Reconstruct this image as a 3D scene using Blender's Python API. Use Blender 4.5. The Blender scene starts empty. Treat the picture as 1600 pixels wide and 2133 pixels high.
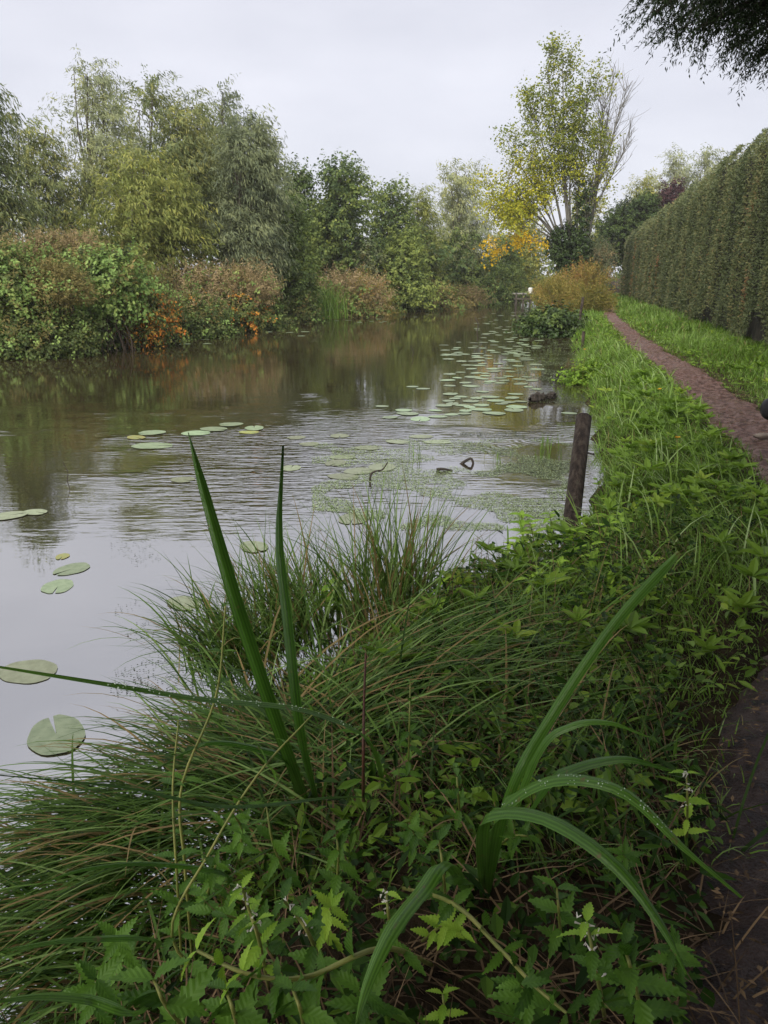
import bpy, math, numpy as np
from mathutils import Vector, Matrix

# ------------------------------------------------------------------ camera, sky, light
SC = bpy.context.scene
COL = SC.collection
FPX, CAMZ, PITCH = 1610.0, 1.85, math.radians(17.0)
cam_d = bpy.data.cameras.new('camera')
cam = bpy.data.objects.new('camera', cam_d); COL.objects.link(cam)
cam_d.sensor_fit = 'VERTICAL'
cam_d.angle = 2 * math.atan(1066.5 / FPX)
cam_d.clip_start, cam_d.clip_end = 0.05, 3000
cam.location = (0, 0, CAMZ)
cam.rotation_euler = (math.radians(90) - PITCH, 0, 0)
SC.camera = cam

SUN_EL, SUN_AZ = math.radians(46), math.radians(200)      # overcast: very soft
W = bpy.data.worlds.new('World'); SC.world = W; W.use_nodes = True
wn, wl = W.node_tree.nodes, W.node_tree.links
wn.clear()
w_out = wn.new('ShaderNodeOutputWorld'); w_bg = wn.new('ShaderNodeBackground')
w_sky = wn.new('ShaderNodeTexSky'); w_sky.sky_type = 'NISHITA'; w_sky.sun_disc = False
w_sky.sun_elevation, w_sky.sun_rotation = SUN_EL, SUN_AZ
w_tc = wn.new('ShaderNodeTexCoord'); w_map = wn.new('ShaderNodeMapping')
w_map.inputs['Scale'].default_value = (1.6, 1.6, 4.5)
w_no = wn.new('ShaderNodeTexNoise'); w_no.inputs['Scale'].default_value = 1.7
w_no.inputs['Detail'].default_value = 5; w_no.inputs['Roughness'].default_value = 0.5
w_cr = wn.new('ShaderNodeValToRGB')
w_cr.color_ramp.elements[0].position, w_cr.color_ramp.elements[0].color = 0.33, (3.95, 4.0, 4.45, 1)
w_cr.color_ramp.elements[1].position, w_cr.color_ramp.elements[1].color = 0.68, (4.8, 4.82, 5.25, 1)
w_mx = wn.new('ShaderNodeMix'); w_mx.data_type = 'RGBA'; w_mx.inputs['Factor'].default_value = 0.94
wl.new(w_tc.outputs['Generated'], w_map.inputs['Vector']); wl.new(w_map.outputs[0], w_no.inputs['Vector'])
wl.new(w_no.outputs['Fac'], w_cr.inputs['Fac'])
wl.new(w_sky.outputs[0], w_mx.inputs['A']); wl.new(w_cr.outputs[0], w_mx.inputs['B'])
wl.new(w_mx.outputs['Result'], w_bg.inputs['Color']); w_bg.inputs['Strength'].default_value = 0.05
wl.new(w_bg.outputs[0], w_out.inputs['Surface'])

sd = bpy.data.lights.new('sun', 'SUN'); sd.energy = 1.5; sd.angle = math.radians(60); sd.color = (1.0, 0.94, 0.82)
sun = bpy.data.objects.new('sun', sd); COL.objects.link(sun)
# sun direction: azimuth measured from +Y towards +X
sv = Vector((math.sin(SUN_AZ) * math.cos(SUN_EL), math.cos(SUN_AZ) * math.cos(SUN_EL), math.sin(SUN_EL)))
sun.rotation_euler = (-sv).to_track_quat('-Z', 'Y').to_euler()
sun.location = (0, 0, 40)

SC.view_settings.view_transform = 'Standard'; SC.view_settings.look = 'None'
SC.view_settings.exposure = 1.92; SC.view_settings.gamma = 1.0
SC.view_settings.use_curve_mapping = False
SC.render.engine = 'CYCLES'
SC.cycles.max_bounces = 6; SC.cycles.diffuse_bounces = 3; SC.cycles.glossy_bounces = 3
SC.cycles.transmission_bounces = 3; SC.cycles.use_denoising = True

# ------------------------------------------------------------------ measuring helpers
R0 = np.random.default_rng(7)
CP, SP = math.cos(PITCH), math.sin(PITCH)
def ray(px, py):
    a, b = (px - 800) / FPX, -(py - 1066.5) / FPX
    return np.array([a, b * SP + CP, b * CP - SP])
def at_y(px, py, Y):
    d = ray(px, py); return np.array([0, 0, CAMZ]) + d * (Y / d[1])
def at_z(px, py, z):
    d = ray(px, py); return np.array([0, 0, CAMZ]) + d * ((z - CAMZ) / d[2])
def at_d(px, py, t):
    return np.array([0, 0, CAMZ]) + ray(px, py) * t
def unit(v):
    return v / np.maximum(np.linalg.norm(v, axis=-1, keepdims=True), 1e-9)

# ------------------------------------------------------------------ mesh helpers
def mesh_np(name, V, Q, tint=None, smooth=False):
    V = np.ascontiguousarray(V, dtype=np.float32); Q = np.ascontiguousarray(Q, dtype=np.int32)
    k = Q.shape[1]
    me = bpy.data.meshes.new(name)
    me.vertices.add(len(V)); me.vertices.foreach_set('co', V.ravel())
    me.loops.add(Q.size); me.loops.foreach_set('vertex_index', Q.ravel())
    me.polygons.add(len(Q)); me.polygons.foreach_set('loop_start', np.arange(0, Q.size, k, dtype=np.int32))
    me.polygons.foreach_set('use_smooth', np.full(len(Q), smooth))
    if tint is not None:
        at = me.attributes.new('tint', 'FLOAT', 'POINT')
        at.data.foreach_set('value', np.ascontiguousarray(tint, dtype=np.float32))
    me.update(calc_edges=True)
    return me
def thing(name, label, cat, loc=(0, 0, 0), group=None):
    o = bpy.data.objects.new(name, None); COL.objects.link(o); o.location = [float(v) for v in loc]
    o.empty_display_size = 0.1
    tag(o, label, cat, group); return o
def tag(o, label=None, cat=None, group=None, kind=None):
    if label: o['label'] = label
    if cat: o['category'] = cat
    if group: o['group'] = group
    if kind: o['kind'] = kind
    return o
def obj(name, me, mat=None, parent=None):
    if mat is not None and len(me.materials) == 0: me.materials.append(mat)
    o = bpy.data.objects.new(name, me); COL.objects.link(o)
    if parent is not None: o.parent = parent
    return o
def part(name, V, Q, mat, parent=None, tint=None, smooth=False):
    V = np.array(V, dtype=np.float64)
    if parent is not None:
        p = parent
        while p is not None:
            V = V - np.array(p.location); p = p.parent
    return obj(name, mesh_np(name, V, Q, tint, smooth), mat, parent)
class Acc:
    """collects quads"""
    def __init__(s): s.v, s.q, s.t, s.n = [], [], [], 0
    def add(s, V, Q, t=None):
        s.v.append(V); s.q.append(Q + s.n); s.n += len(V)
        s.t.append(np.full(len(V), 0.5) if t is None else np.broadcast_to(t, (len(V),)))
    def get(s): return np.concatenate(s.v), np.concatenate(s.q), np.concatenate(s.t)
    def part(s, name, mat, parent=None, smooth=False):
        V, Q, t = s.get(); return part(name, V, Q, mat, parent, t, smooth)

def tube(P, r, n=6):
    P = np.asarray(P, float); r = np.broadcast_to(np.asarray(r, float), (len(P),))
    T = unit(np.gradient(P, axis=0))
    ref = np.array([0.31, 0.17, 0.93]) if abs(T[0][2]) < 0.8 else np.array([0.95, 0.2, 0.1])
    A = unit(np.cross(T, ref)); B = np.cross(T, A)
    a = np.linspace(0, 2 * math.pi, n, endpoint=False)
    V = P[:, None, :] + r[:, None, None] * (np.cos(a)[None, :, None] * A[:, None, :] + np.sin(a)[None, :, None] * B[:, None, :])
    m = len(P); i = np.arange(m - 1)[:, None] * n; j = np.arange(n)[None, :]; k = (j + 1) % n
    Q = np.stack([i + j, i + k, i + n + k, i + n + j], -1).reshape(-1, 4)
    return V.reshape(-1, 3), Q
def curve(pts, n):
    """Catmull-Rom through pts"""
    P = np.asarray(pts, float); P = np.vstack([2 * P[0] - P[1], P, 2 * P[-1] - P[-2]])
    out = []
    m = len(P) - 3
    for s in np.linspace(0, m - 1e-6, n):
        i = int(s); t = s - i
        p0, p1, p2, p3 = P[i:i + 4]
        out.append(.5 * ((2 * p1) + (-p0 + p2) * t + (2 * p0 - 5 * p1 + 4 * p2 - p3) * t * t + (-p0 + 3 * p1 - 3 * p2 + p3) * t ** 3))
    return np.array(out)

def leaves(pos, d, nrm, L, Wd, tint):
    """one folded diamond leaf (a quad) per row"""
    N = len(pos); d = unit(d); w = unit(np.cross(d, nrm)); n = np.cross(w, d)
    L = np.broadcast_to(L, (N,))[:, None]; Wd = np.broadcast_to(Wd, (N,))[:, None]
    mid = pos + d * L * 0.45
    V = np.stack([pos, mid + w * Wd * .5 + n * Wd * .12, pos + d * L - n * L * .06, mid - w * Wd * .5 + n * Wd * .12], 1).reshape(-1, 3)
    return V, np.arange(N * 4).reshape(-1, 4), np.repeat(tint, 4)

def leaves2(pos, d, nrm, L, Wd, tint):
    """pointed oval leaf folded along the midrib: two quads"""
    N = len(pos); d = unit(d); w = unit(np.cross(d, nrm)); n = np.cross(w, d)
    L = np.broadcast_to(L, (N,))[:, None]; Wd = np.broadcast_to(Wd, (N,))[:, None]
    a, b2 = pos + d * L * .3 + n * Wd * .15, pos + d * L * .68 + n * Wd * .08 - n * L * .03
    V = np.stack([pos, a + w * Wd * .5, b2 + w * Wd * .38, pos + d * L - n * L * .1, b2 - w * Wd * .38, a - w * Wd * .5], 1).reshape(-1, 3)
    i = np.arange(N) * 6
    Q = np.concatenate([np.stack([i, i + 1, i + 2, i + 3], -1), np.stack([i, i + 3, i + 4, i + 5], -1)])
    return V, Q, np.repeat(tint, 6)
def blades(base, az, L, Wd, lean, curl, segs, tint, rng, power=1.0):
    N = len(base); h = np.stack([np.sin(az), np.cos(az), 0 * az], -1)
    side = np.stack([np.cos(az), -np.sin(az), 0 * az], -1)
    tw = rng.normal(0, .5, N)
    side = unit(side * np.cos(tw)[:, None] + h * np.sin(tw)[:, None])
    p = base.copy(); Vs = []
    for s in range(segs + 1):
        f = s / segs
        wv = Wd * (0.75 + .5 * f if f < .5 else 1.0) * (1 - f ** 2.2) + Wd * .04
        Vs.append(np.stack([p - side * wv[:, None] * .5, p + side * wv[:, None] * .5], 1))
        th = lean + curl * f ** power
        p = p + (L / segs)[:, None] * (np.sin(th)[:, None] * h + np.cos(th)[:, None] * np.array([0, 0, 1.]))
    V = np.stack(Vs, 1)                      # N,segs+1,2,3
    i = (np.arange(N) * (segs + 1) * 2)[:, None]; s = (np.arange(segs) * 2)[None, :]
    b = i + s
    Q = np.stack([b, b + 1, b + 3, b + 2], -1).reshape(-1, 4)
    return V.reshape(-1, 3), Q, np.repeat(tint, (segs + 1) * 2)

# ------------------------------------------------------------------ materials
def mat_new(name):
    m = bpy.data.materials.new(name); m.use_nodes = True
    n = m.node_tree.nodes; l = m.node_tree.links
    return m, n, l, n['Principled BSDF'], n['Material Output']
def ramp(n, stops):
    r = n.new('ShaderNodeValToRGB'); e = r.color_ramp.elements
    while len(e) < len(stops): e.new(0.5)
    for k, (p, c) in enumerate(stops):
        e[k].position = p; e[k].color = (*c, 1)
    return r
def even(cols):
    return [(i / max(1, len(cols) - 1), c) for i, c in enumerate(cols)]
def leaf_mat(name, cols, rough=0.55, trans=0.3, spec=0.22, gain=1.0):
    m, n, l, b, o = mat_new(name)
    a = n.new('ShaderNodeAttribute'); a.attribute_name = 'tint'
    r = ramp(n, even([tuple(min(v * gain, .8) for v in c) for c in cols])); l.new(a.outputs['Fac'], r.inputs['Fac'])
    l.new(r.outputs[0], b.inputs['Base Color']); b.inputs['Roughness'].default_value = rough
    b.inputs['Specular IOR Level'].default_value = spec
    if trans > 0:
        t = n.new('ShaderNodeBsdfTranslucent'); mx = n.new('ShaderNodeMixShader'); mx.inputs[0].default_value = trans
        l.new(r.outputs[0], t.inputs['Color']); l.new(b.outputs[0], mx.inputs[1]); l.new(t.outputs[0], mx.inputs[2])
        l.new(mx.outputs[0], o.inputs['Surface'])
    return m
def noise_mat(name, stops, scale=5, rough=0.8, bump=0.3, detail=6, stretch=(1, 1, 1), bscale=None, rough_stops=None, spec=.4):
    m, n, l, b, o = mat_new(name)
    tc = n.new('ShaderNodeTexCoord'); mp = n.new('ShaderNodeMapping'); mp.inputs['Scale'].default_value = stretch
    l.new(tc.outputs['Object'], mp.inputs['Vector'])
    t = n.new('ShaderNodeTexNoise'); t.inputs['Scale'].default_value = scale; t.inputs['Detail'].default_value = detail
    l.new(mp.outputs[0], t.inputs['Vector'])
    r = ramp(n, stops); l.new(t.outputs['Fac'], r.inputs['Fac']); l.new(r.outputs[0], b.inputs['Base Color'])
    b.inputs['Roughness'].default_value = rough; b.inputs['Specular IOR Level'].default_value = spec
    t2 = n.new('ShaderNodeTexNoise'); t2.inputs['Scale'].default_value = bscale or scale * 4; t2.inputs['Detail'].default_value = 8
    l.new(mp.outputs[0], t2.inputs['Vector'])
    bp = n.new('ShaderNodeBump'); bp.inputs['Strength'].default_value = bump; bp.inputs['Distance'].default_value = 0.03
    l.new(t2.outputs['Fac'], bp.inputs['Height']); l.new(bp.outputs[0], b.inputs['Normal'])
    if rough_stops:
        t3 = n.new('ShaderNodeTexNoise'); t3.inputs['Scale'].default_value = 1.3; l.new(mp.outputs[0], t3.inputs['Vector'])
        r3 = ramp(n, rough_stops); l.new(t3.outputs['Fac'], r3.inputs['Fac']); l.new(r3.outputs[0], b.inputs['Roughness'])
    return m

M = {}
M['ground'] = noise_mat('soil', [(.3, (.014, .010, .006)), (.5, (.03, .021, .012)), (.62, (.045, .032, .018)), (.75, (.03, .035, .012))], 6, .95, 1.0, 10, bscale=40, spec=.08)
M['path'] = noise_mat('wet_path', [(.32, (.035, .014, .010)), (.44, (.105, .046, .032)), (.52, (.17, .09, .07)), (.60, (.24, .155, .135)), (.72, (.15, .052, .028))], 16, .5, 1.0, 14,
                      bscale=120, rough_stops=[(.40, (.18,) * 3), (.58, (.6,) * 3)])
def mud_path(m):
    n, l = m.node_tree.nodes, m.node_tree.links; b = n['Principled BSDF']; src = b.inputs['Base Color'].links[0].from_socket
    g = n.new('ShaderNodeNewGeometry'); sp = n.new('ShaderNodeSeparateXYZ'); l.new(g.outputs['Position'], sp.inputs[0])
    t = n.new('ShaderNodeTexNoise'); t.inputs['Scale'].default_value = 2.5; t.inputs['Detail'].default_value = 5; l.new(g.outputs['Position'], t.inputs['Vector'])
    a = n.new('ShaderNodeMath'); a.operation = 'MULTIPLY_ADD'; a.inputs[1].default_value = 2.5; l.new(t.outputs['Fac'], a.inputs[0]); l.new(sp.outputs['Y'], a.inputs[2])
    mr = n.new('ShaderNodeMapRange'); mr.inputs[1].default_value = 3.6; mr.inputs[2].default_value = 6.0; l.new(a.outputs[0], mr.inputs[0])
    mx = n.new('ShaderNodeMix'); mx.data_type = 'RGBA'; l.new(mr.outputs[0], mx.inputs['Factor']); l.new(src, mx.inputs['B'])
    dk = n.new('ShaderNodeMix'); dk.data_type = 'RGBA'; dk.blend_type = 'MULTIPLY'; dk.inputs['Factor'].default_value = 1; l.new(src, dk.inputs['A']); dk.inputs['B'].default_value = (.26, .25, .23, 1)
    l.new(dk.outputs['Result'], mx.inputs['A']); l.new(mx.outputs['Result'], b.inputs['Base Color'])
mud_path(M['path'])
M['bark'] = noise_mat('bark', [(.3, (.05, .042, .033)), (.7, (.13, .115, .09))], 7, .85, .5, stretch=(1, 1, .3))
M['bark_pale'] = noise_mat('bark_pale', [(.3, (.08, .075, .06)), (.7, (.19, .18, .15))], 5, .8, .4, stretch=(1, 1, .4))
M['bark_dark'] = noise_mat('bark_dark', [(.3, (.02, .016, .013)), (.7, (.05, .04, .032))], 7, .85, .5, stretch=(1, 1, .3))
M['twig'] = noise_mat('twig', [(.3, (.06, .042, .03)), (.7, (.12, .09, .065))], 9, .8, .2)
M['post'] = noise_mat('post_wood', [(.3, (.012, .009, .007)), (.5, (.042, .03, .023)), (.62, (.075, .058, .046)), (.75, (.05, .055, .035))], 6, .65, 1.0, stretch=(5, 5, .35), bscale=30, spec=.25)
M['willow'] = leaf_mat('willow_leaf', [(.06, .08, .03), (.11, .135, .06), (.18, .195, .075), (.24, .23, .07)], .6, .4, .12, gain=1.55)
M['willow_pale'] = leaf_mat('willow_pale_leaf', [(.10, .12, .07), (.17, .19, .11), (.24, .26, .14), (.28, .28, .11)], .6, .4, .12, gain=1.6)
M['willow_yellow'] = leaf_mat('willow_yellow_leaf', [(.08, .10, .025), (.15, .175, .05), (.23, .24, .07), (.30, .28, .06)], .6, .4, .12, gain=1.45)
M['broad'] = leaf_mat('broad_leaf', [(.025, .04, .016), (.05, .075, .028), (.09, .115, .033), (.14, .165, .042)], .6, .4, .12, gain=2.1)
M['broad_mid'] = leaf_mat('broad_mid_leaf', [(.045, .07, .02), (.085, .13, .035), (.13, .18, .045), (.18, .22, .05)], gain=1.15)
M['grey_leaf'] = leaf_mat('grey_green_leaf', [(.05, .065, .04), (.09, .11, .065), (.13, .15, .08), (.17, .185, .09)], .6, .4, .12, gain=1.6)
M['poplar'] = leaf_mat('poplar_leaf', [(.08, .11, .02), (.15, .19, .035), (.23, .26, .04), (.36, .34, .04)], .6, .45, .12, gain=1.2)
M['poplar_yellow'] = leaf_mat('poplar_yellow_leaf', [(.19, .22, .03), (.31, .33, .03), (.43, .41, .03), (.50, .42, .02)])
M['gold'] = leaf_mat('gold_leaf', [(.50, .36, .02), (.62, .42, .015), (.66, .38, .01)], trans=.35)
M['ivy'] = leaf_mat('ivy_leaf', [(.014, .028, .008), (.03, .055, .014), (.055, .085, .02)], .35, .1)
M['evergreen'] = leaf_mat('evergreen_leaf', [(.02, .036, .012), (.045, .075, .018), (.09, .13, .025)], .5, .1, .2)
M['purple'] = leaf_mat('purple_leaf', [(.04, .018, .022), (.07, .03, .035), (.10, .045, .045)])
M['creeper'] = leaf_mat('creeper_leaf', [(.07, .12, .03), (.13, .21, .055), (.20, .29, .085), (.28, .35, .10)], .5, .35, .15, gain=1.2)
M['bramble'] = leaf_mat('bramble_leaf', [(.025, .035, .014), (.045, .065, .022), (.075, .10, .03), (.12, .12, .035)], .5, .25, .15, gain=1.25)
M['autumn'] = leaf_mat('autumn_leaf', [(.05, .06, .02), (.16, .14, .03), (.42, .20, .03), (.46, .13, .025), (.42, .28, .05)], gain=1.2)
M['brown'] = leaf_mat('seedhead_brown', [(.10, .09, .04), (.20, .155, .075), (.30, .225, .125), (.38, .30, .17)], .8, .25, .2, gain=1.25)
M['olive'] = leaf_mat('olive_twig_leaf', [(.06, .055, .02), (.11, .10, .035), (.17, .145, .05), (.24, .18, .07)], .7, .25, .2, gain=1.3)
M['ochre'] = leaf_mat('ochre_leaf', [(.10, .11, .025), (.20, .18, .04), (.30, .23, .06), (.34, .17, .07)], .7, .25, .2)
M['hedge'] = leaf_mat('hedge_leaf', [(.04, .056, .026), (.085, .11, .048), (.14, .165, .07), (.19, .185, .075), (.28, .155, .075)], .6, .15, .25)
M['hedge_core'] = noise_mat('hedge_core', [(.35, (.010, .010, .006)), (.65, (.03, .026, .016))], 6, .95, .5)
M['conifer'] = leaf_mat('conifer_leaf', [(.014, .026, .011), (.028, .05, .018), (.05, .08, .026)], .6, .12, .2)
M['grass'] = leaf_mat('grass_blade', [(.27, .22, .10), (.085, .14, .018), (.09, .17, .018), (.135, .245, .032), (.21, .33, .065), (.32, .43, .18)], .45, .3, .2)
M['weed'] = leaf_mat('weed_leaf', [(.08, .15, .015), (.13, .23, .025), (.19, .31, .035), (.27, .36, .045)], .45, .4, .2)
M['sedge'] = leaf_mat('sedge_blade', [(.24, .17, .07), (.018, .045, .005), (.045, .095, .011), (.09, .165, .027), (.18, .27, .08)], .5, .2, .15)
M['straw'] = leaf_mat('dead_blade', [(.05, .03, .015), (.13, .085, .045), (.24, .16, .085)], .7, .1, .2)
M['cover'] = leaf_mat('cover_leaf', [(.010, .026, .004), (.022, .055, .007), (.05, .11, .013), (.11, .20, .022)], .5, .2, .12)
M['fleck'] = leaf_mat('duckweed_leaf', [(.02, .03, .012), (.05, .07, .025), (.12, .16, .06), (.30, .38, .2)], .5, 0, .4)

def iris_mat():
    m, n, l, b, o = mat_new('iris_leaf')
    tc = n.new('ShaderNodeTexCoord'); oi = n.new('ShaderNodeObjectInfo')
    a = n.new('ShaderNodeAttribute'); a.attribute_name = 'tint'
    t = n.new('ShaderNodeTexNoise'); t.inputs['Scale'].default_value = 9; t.inputs['Detail'].default_value = 5
    l.new(tc.outputs['Object'], t.inputs['Vector'])
    r = ramp(n, [(.0, (.018, .055, .006)), (.45, (.055, .14, .014)), (.8, (.11, .23, .032)), (.95, (.16, .27, .06)), (1., (.22, .15, .05))])
    ac = n.new('ShaderNodeAttribute'); ac.attribute_name = 'across'
    v1 = n.new('ShaderNodeMath'); v1.operation = 'MULTIPLY'; v1.inputs[1].default_value = 15; l.new(ac.outputs['Fac'], v1.inputs[0])
    v2 = n.new('ShaderNodeMath'); v2.operation = 'SINE'; l.new(v1.outputs[0], v2.inputs[0])
    v3 = n.new('ShaderNodeMath'); v3.operation = 'MULTIPLY_ADD'; v3.inputs[1].default_value = .16; l.new(v2.outputs[0], v3.inputs[0]); l.new(a.outputs['Fac'], v3.inputs[2])
    ad = n.new('ShaderNodeMath'); ad.operation = 'MULTIPLY_ADD'; ad.inputs[1].default_value = .3
    l.new(t.outputs['Fac'], ad.inputs[0]); l.new(v3.outputs[0], ad.inputs[2]); l.new(ad.outputs[0], r.inputs['Fac'])
    tb = n.new('ShaderNodeTexNoise'); tb.inputs['Scale'].default_value = 38; tb.inputs['Detail'].default_value = 3; l.new(tc.outputs['Object'], tb.inputs['Vector'])
    rb = ramp(n, [(.66, (0, 0, 0)), (.74, (1, 1, 1))]); l.new(tb.outputs['Fac'], rb.inputs['Fac'])
    mb = n.new('ShaderNodeMix'); mb.data_type = 'RGBA'; l.new(rb.outputs[0], mb.inputs['Factor']); l.new(r.outputs[0], mb.inputs['A']); mb.inputs['B'].default_value = (.13, .10, .035, 1)
    r = type('o', (), {'outputs': [mb.outputs['Result']]})
    l.new(r.outputs[0], b.inputs['Base Color']); b.inputs['Roughness'].default_value = .36
    b.inputs['Specular IOR Level'].default_value = .3
    vo = n.new('ShaderNodeTexVoronoi'); vo.inputs['Scale'].default_value = 170; vo.feature = 'F1'
    l.new(tc.outputs['Object'], vo.inputs['Vector'])
    dr = ramp(n, [(.12, (1, 1, 1)), (.3, (0, 0, 0))]); l.new(vo.outputs['Distance'], dr.inputs['Fac'])
    bp = n.new('ShaderNodeBump'); bp.inputs['Strength'].default_value = .35; bp.inputs['Distance'].default_value = .002
    l.new(dr.outputs[0], bp.inputs['Height']); l.new(bp.outputs[0], b.inputs['Normal'])
    tr = n.new('ShaderNodeBsdfTranslucent'); l.new(r.outputs[0], tr.inputs['Color'])
    mx = n.new('ShaderNodeMixShader'); mx.inputs[0].default_value = .22
    l.new(b.outputs[0], mx.inputs[1]); l.new(tr.outputs[0], mx.inputs[2]); l.new(mx.outputs[0], o.inputs['Surface'])
    return m
M['iris'] = iris_mat()
def herb_mat(name, c0, c1):
    m, n, l, b, o = mat_new(name)
    oi = n.new('ShaderNodeObjectInfo'); tc = n.new('ShaderNodeTexCoord')
    t = n.new('ShaderNodeTexNoise'); t.inputs['Scale'].default_value = 3; l.new(tc.outputs['Object'], t.inputs['Vector'])
    mth = n.new('ShaderNodeMath'); mth.operation = 'MULTIPLY_ADD'; mth.inputs[1].default_value = .5
    sp_ = n.new('ShaderNodeSeparateXYZ'); l.new(tc.outputs['Object'], sp_.inputs[0])
    ay = n.new('ShaderNodeMath'); ay.operation = 'ABSOLUTE'; l.new(sp_.outputs['Y'], ay.inputs[0])
    vx = n.new('ShaderNodeMath'); vx.operation = 'MULTIPLY_ADD'; vx.inputs[1].default_value = -1.1; l.new(ay.outputs[0], vx.inputs[0]); l.new(sp_.outputs['X'], vx.inputs[2])
    vs = n.new('ShaderNodeMath'); vs.operation = 'MULTIPLY'; vs.inputs[1].default_value = 44; l.new(vx.outputs[0], vs.inputs[0])
    vn = n.new('ShaderNodeMath'); vn.operation = 'SINE'; l.new(vs.outputs[0], vn.inputs[0])
    vm = n.new('ShaderNodeMath'); vm.operation = 'MULTIPLY_ADD'; vm.inputs[1].default_value = .035; l.new(vn.outputs[0], vm.inputs[0]); l.new(t.outputs['Fac'], vm.inputs[2])
    md = n.new('ShaderNodeMapRange'); md.inputs[1].default_value = .0; md.inputs[2].default_value = .022; md.inputs[3].default_value = .3; md.inputs[4].default_value = 0; l.new(ay.outputs[0], md.inputs[0])
    va = n.new('ShaderNodeMath'); va.operation = 'ADD'; l.new(vm.outputs[0], va.inputs[0]); l.new(md.outputs[0], va.inputs[1])
    hb = n.new('ShaderNodeBump'); hb.inputs['Strength'].default_value = .15; hb.inputs['Distance'].default_value = .03; l.new(vn.outputs[0], hb.inputs['Height']); l.new(hb.outputs[0], b.inputs['Normal'])
    l.new(va.outputs[0], mth.inputs[0])
    sc = n.new('ShaderNodeMath'); sc.operation = 'MULTIPLY'; sc.inputs[1].default_value = .6
    l.new(oi.outputs['Random'], sc.inputs[0]); l.new(sc.outputs[0], mth.inputs[2])
    r = ramp(n, [(.2, c0), (.9, c1)]); l.new(mth.outputs[0], r.inputs['Fac']); l.new(r.outputs[0], b.inputs['Base Color'])
    b.inputs['Roughness'].default_value = .5; b.inputs['Specular IOR Level'].default_value = .25
    tr = n.new('ShaderNodeBsdfTranslucent'); l.new(r.outputs[0], tr.inputs['Color'])
    mx = n.new('ShaderNodeMixShader'); mx.inputs[0].default_value = .25
    l.new(b.outputs[0], mx.inputs[1]); l.new(tr.outputs[0], mx.inputs[2]); l.new(mx.outputs[0], o.inputs['Surface'])
    return m
M['herb'] = herb_mat('herb_leaf', (.03, .085, .008), (.10, .215, .022))
M['herb_bright'] = herb_mat('herb_young_leaf', (.16, .31, .022), (.31, .48, .05))
M['herb_stem'] = noise_mat('herb_stem', [(.3, (.14, .17, .035)), (.7, (.24, .24, .06))], 20, .5, .1)
M['red_stem'] = noise_mat('red_stem', [(.3, (.06, .025, .018)), (.7, (.12, .05, .03))], 20, .5, .1)
M['flower'] = noise_mat('flower_white', [(.3, (.45, .42, .36)), (.7, (.7, .68, .6))], 60, .7, .1)
M['dandelion'] = noise_mat('flower_yellow', [(.3, (.7, .36, .02)), (.7, (.8, .5, .03))], 60, .7, .1)

def pad_mat(name, c0, c1, c2):
    m, n, l, b, o = mat_new(name)
    tc = n.new('ShaderNodeTexCoord'); oi = n.new('ShaderNodeObjectInfo')
    t = n.new('ShaderNodeTexNoise'); t.inputs['Scale'].default_value = 2.5; t.inputs['Detail'].default_value = 4
    l.new(tc.outputs['Object'], t.inputs['Vector'])
    r = ramp(n, [(.3, c0), (.6, c1)]); l.new(t.outputs['Fac'], r.inputs['Fac'])
    v = n.new('ShaderNodeTexNoise'); v.inputs['Scale'].default_value = 11; v.inputs['Detail'].default_value = 6; v.inputs['Distortion'].default_value = 1.5
    l.new(tc.outputs['Object'], v.inputs['Vector'])
    r2 = ramp(n, [(.30, (0, 0, 0)), (.36, (1, 1, 1))]); l.new(v.outputs['Fac'], r2.inputs['Fac'])
    mx = n.new('ShaderNodeMix'); mx.data_type = 'RGBA'; l.new(r2.outputs[0], mx.inputs['Factor'])
    hs = n.new('ShaderNodeHueSaturation'); mr = n.new('ShaderNodeMapRange'); mr.inputs[3].default_value = .7; mr.inputs[4].default_value = 1.25; l.new(oi.outputs['Random'], mr.inputs[0]); l.new(mr.outputs[0], hs.inputs['Value'])
    mr2 = n.new('ShaderNodeMapRange'); mr2.inputs[3].default_value = .485; mr2.inputs[4].default_value = .52; l.new(oi.outputs['Random'], mr2.inputs[0]); l.new(mr2.outputs[0], hs.inputs['Hue']); l.new(r.outputs[0], hs.inputs['Color'])
    mx.inputs['A'].default_value = (*c2, 1); l.new(hs.outputs[0], mx.inputs['B'])
    l.new(mx.outputs['Result'], b.inputs['Base Color']); b.inputs['Roughness'].default_value = .38
    return m
M['pad'] = pad_mat('lily_pad_leaf', (.17, .235, .13), (.26, .33, .20), (.05, .05, .025))
M['pad_pale'] = pad_mat('lily_pad_submerged', (.17, .19, .11), (.24, .27, .17), (.10, .10, .06))
M['pad_old'] = pad_mat('lily_pad_old', (.30, .24, .06), (.22, .26, .09), (.08, .05, .02))

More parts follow.
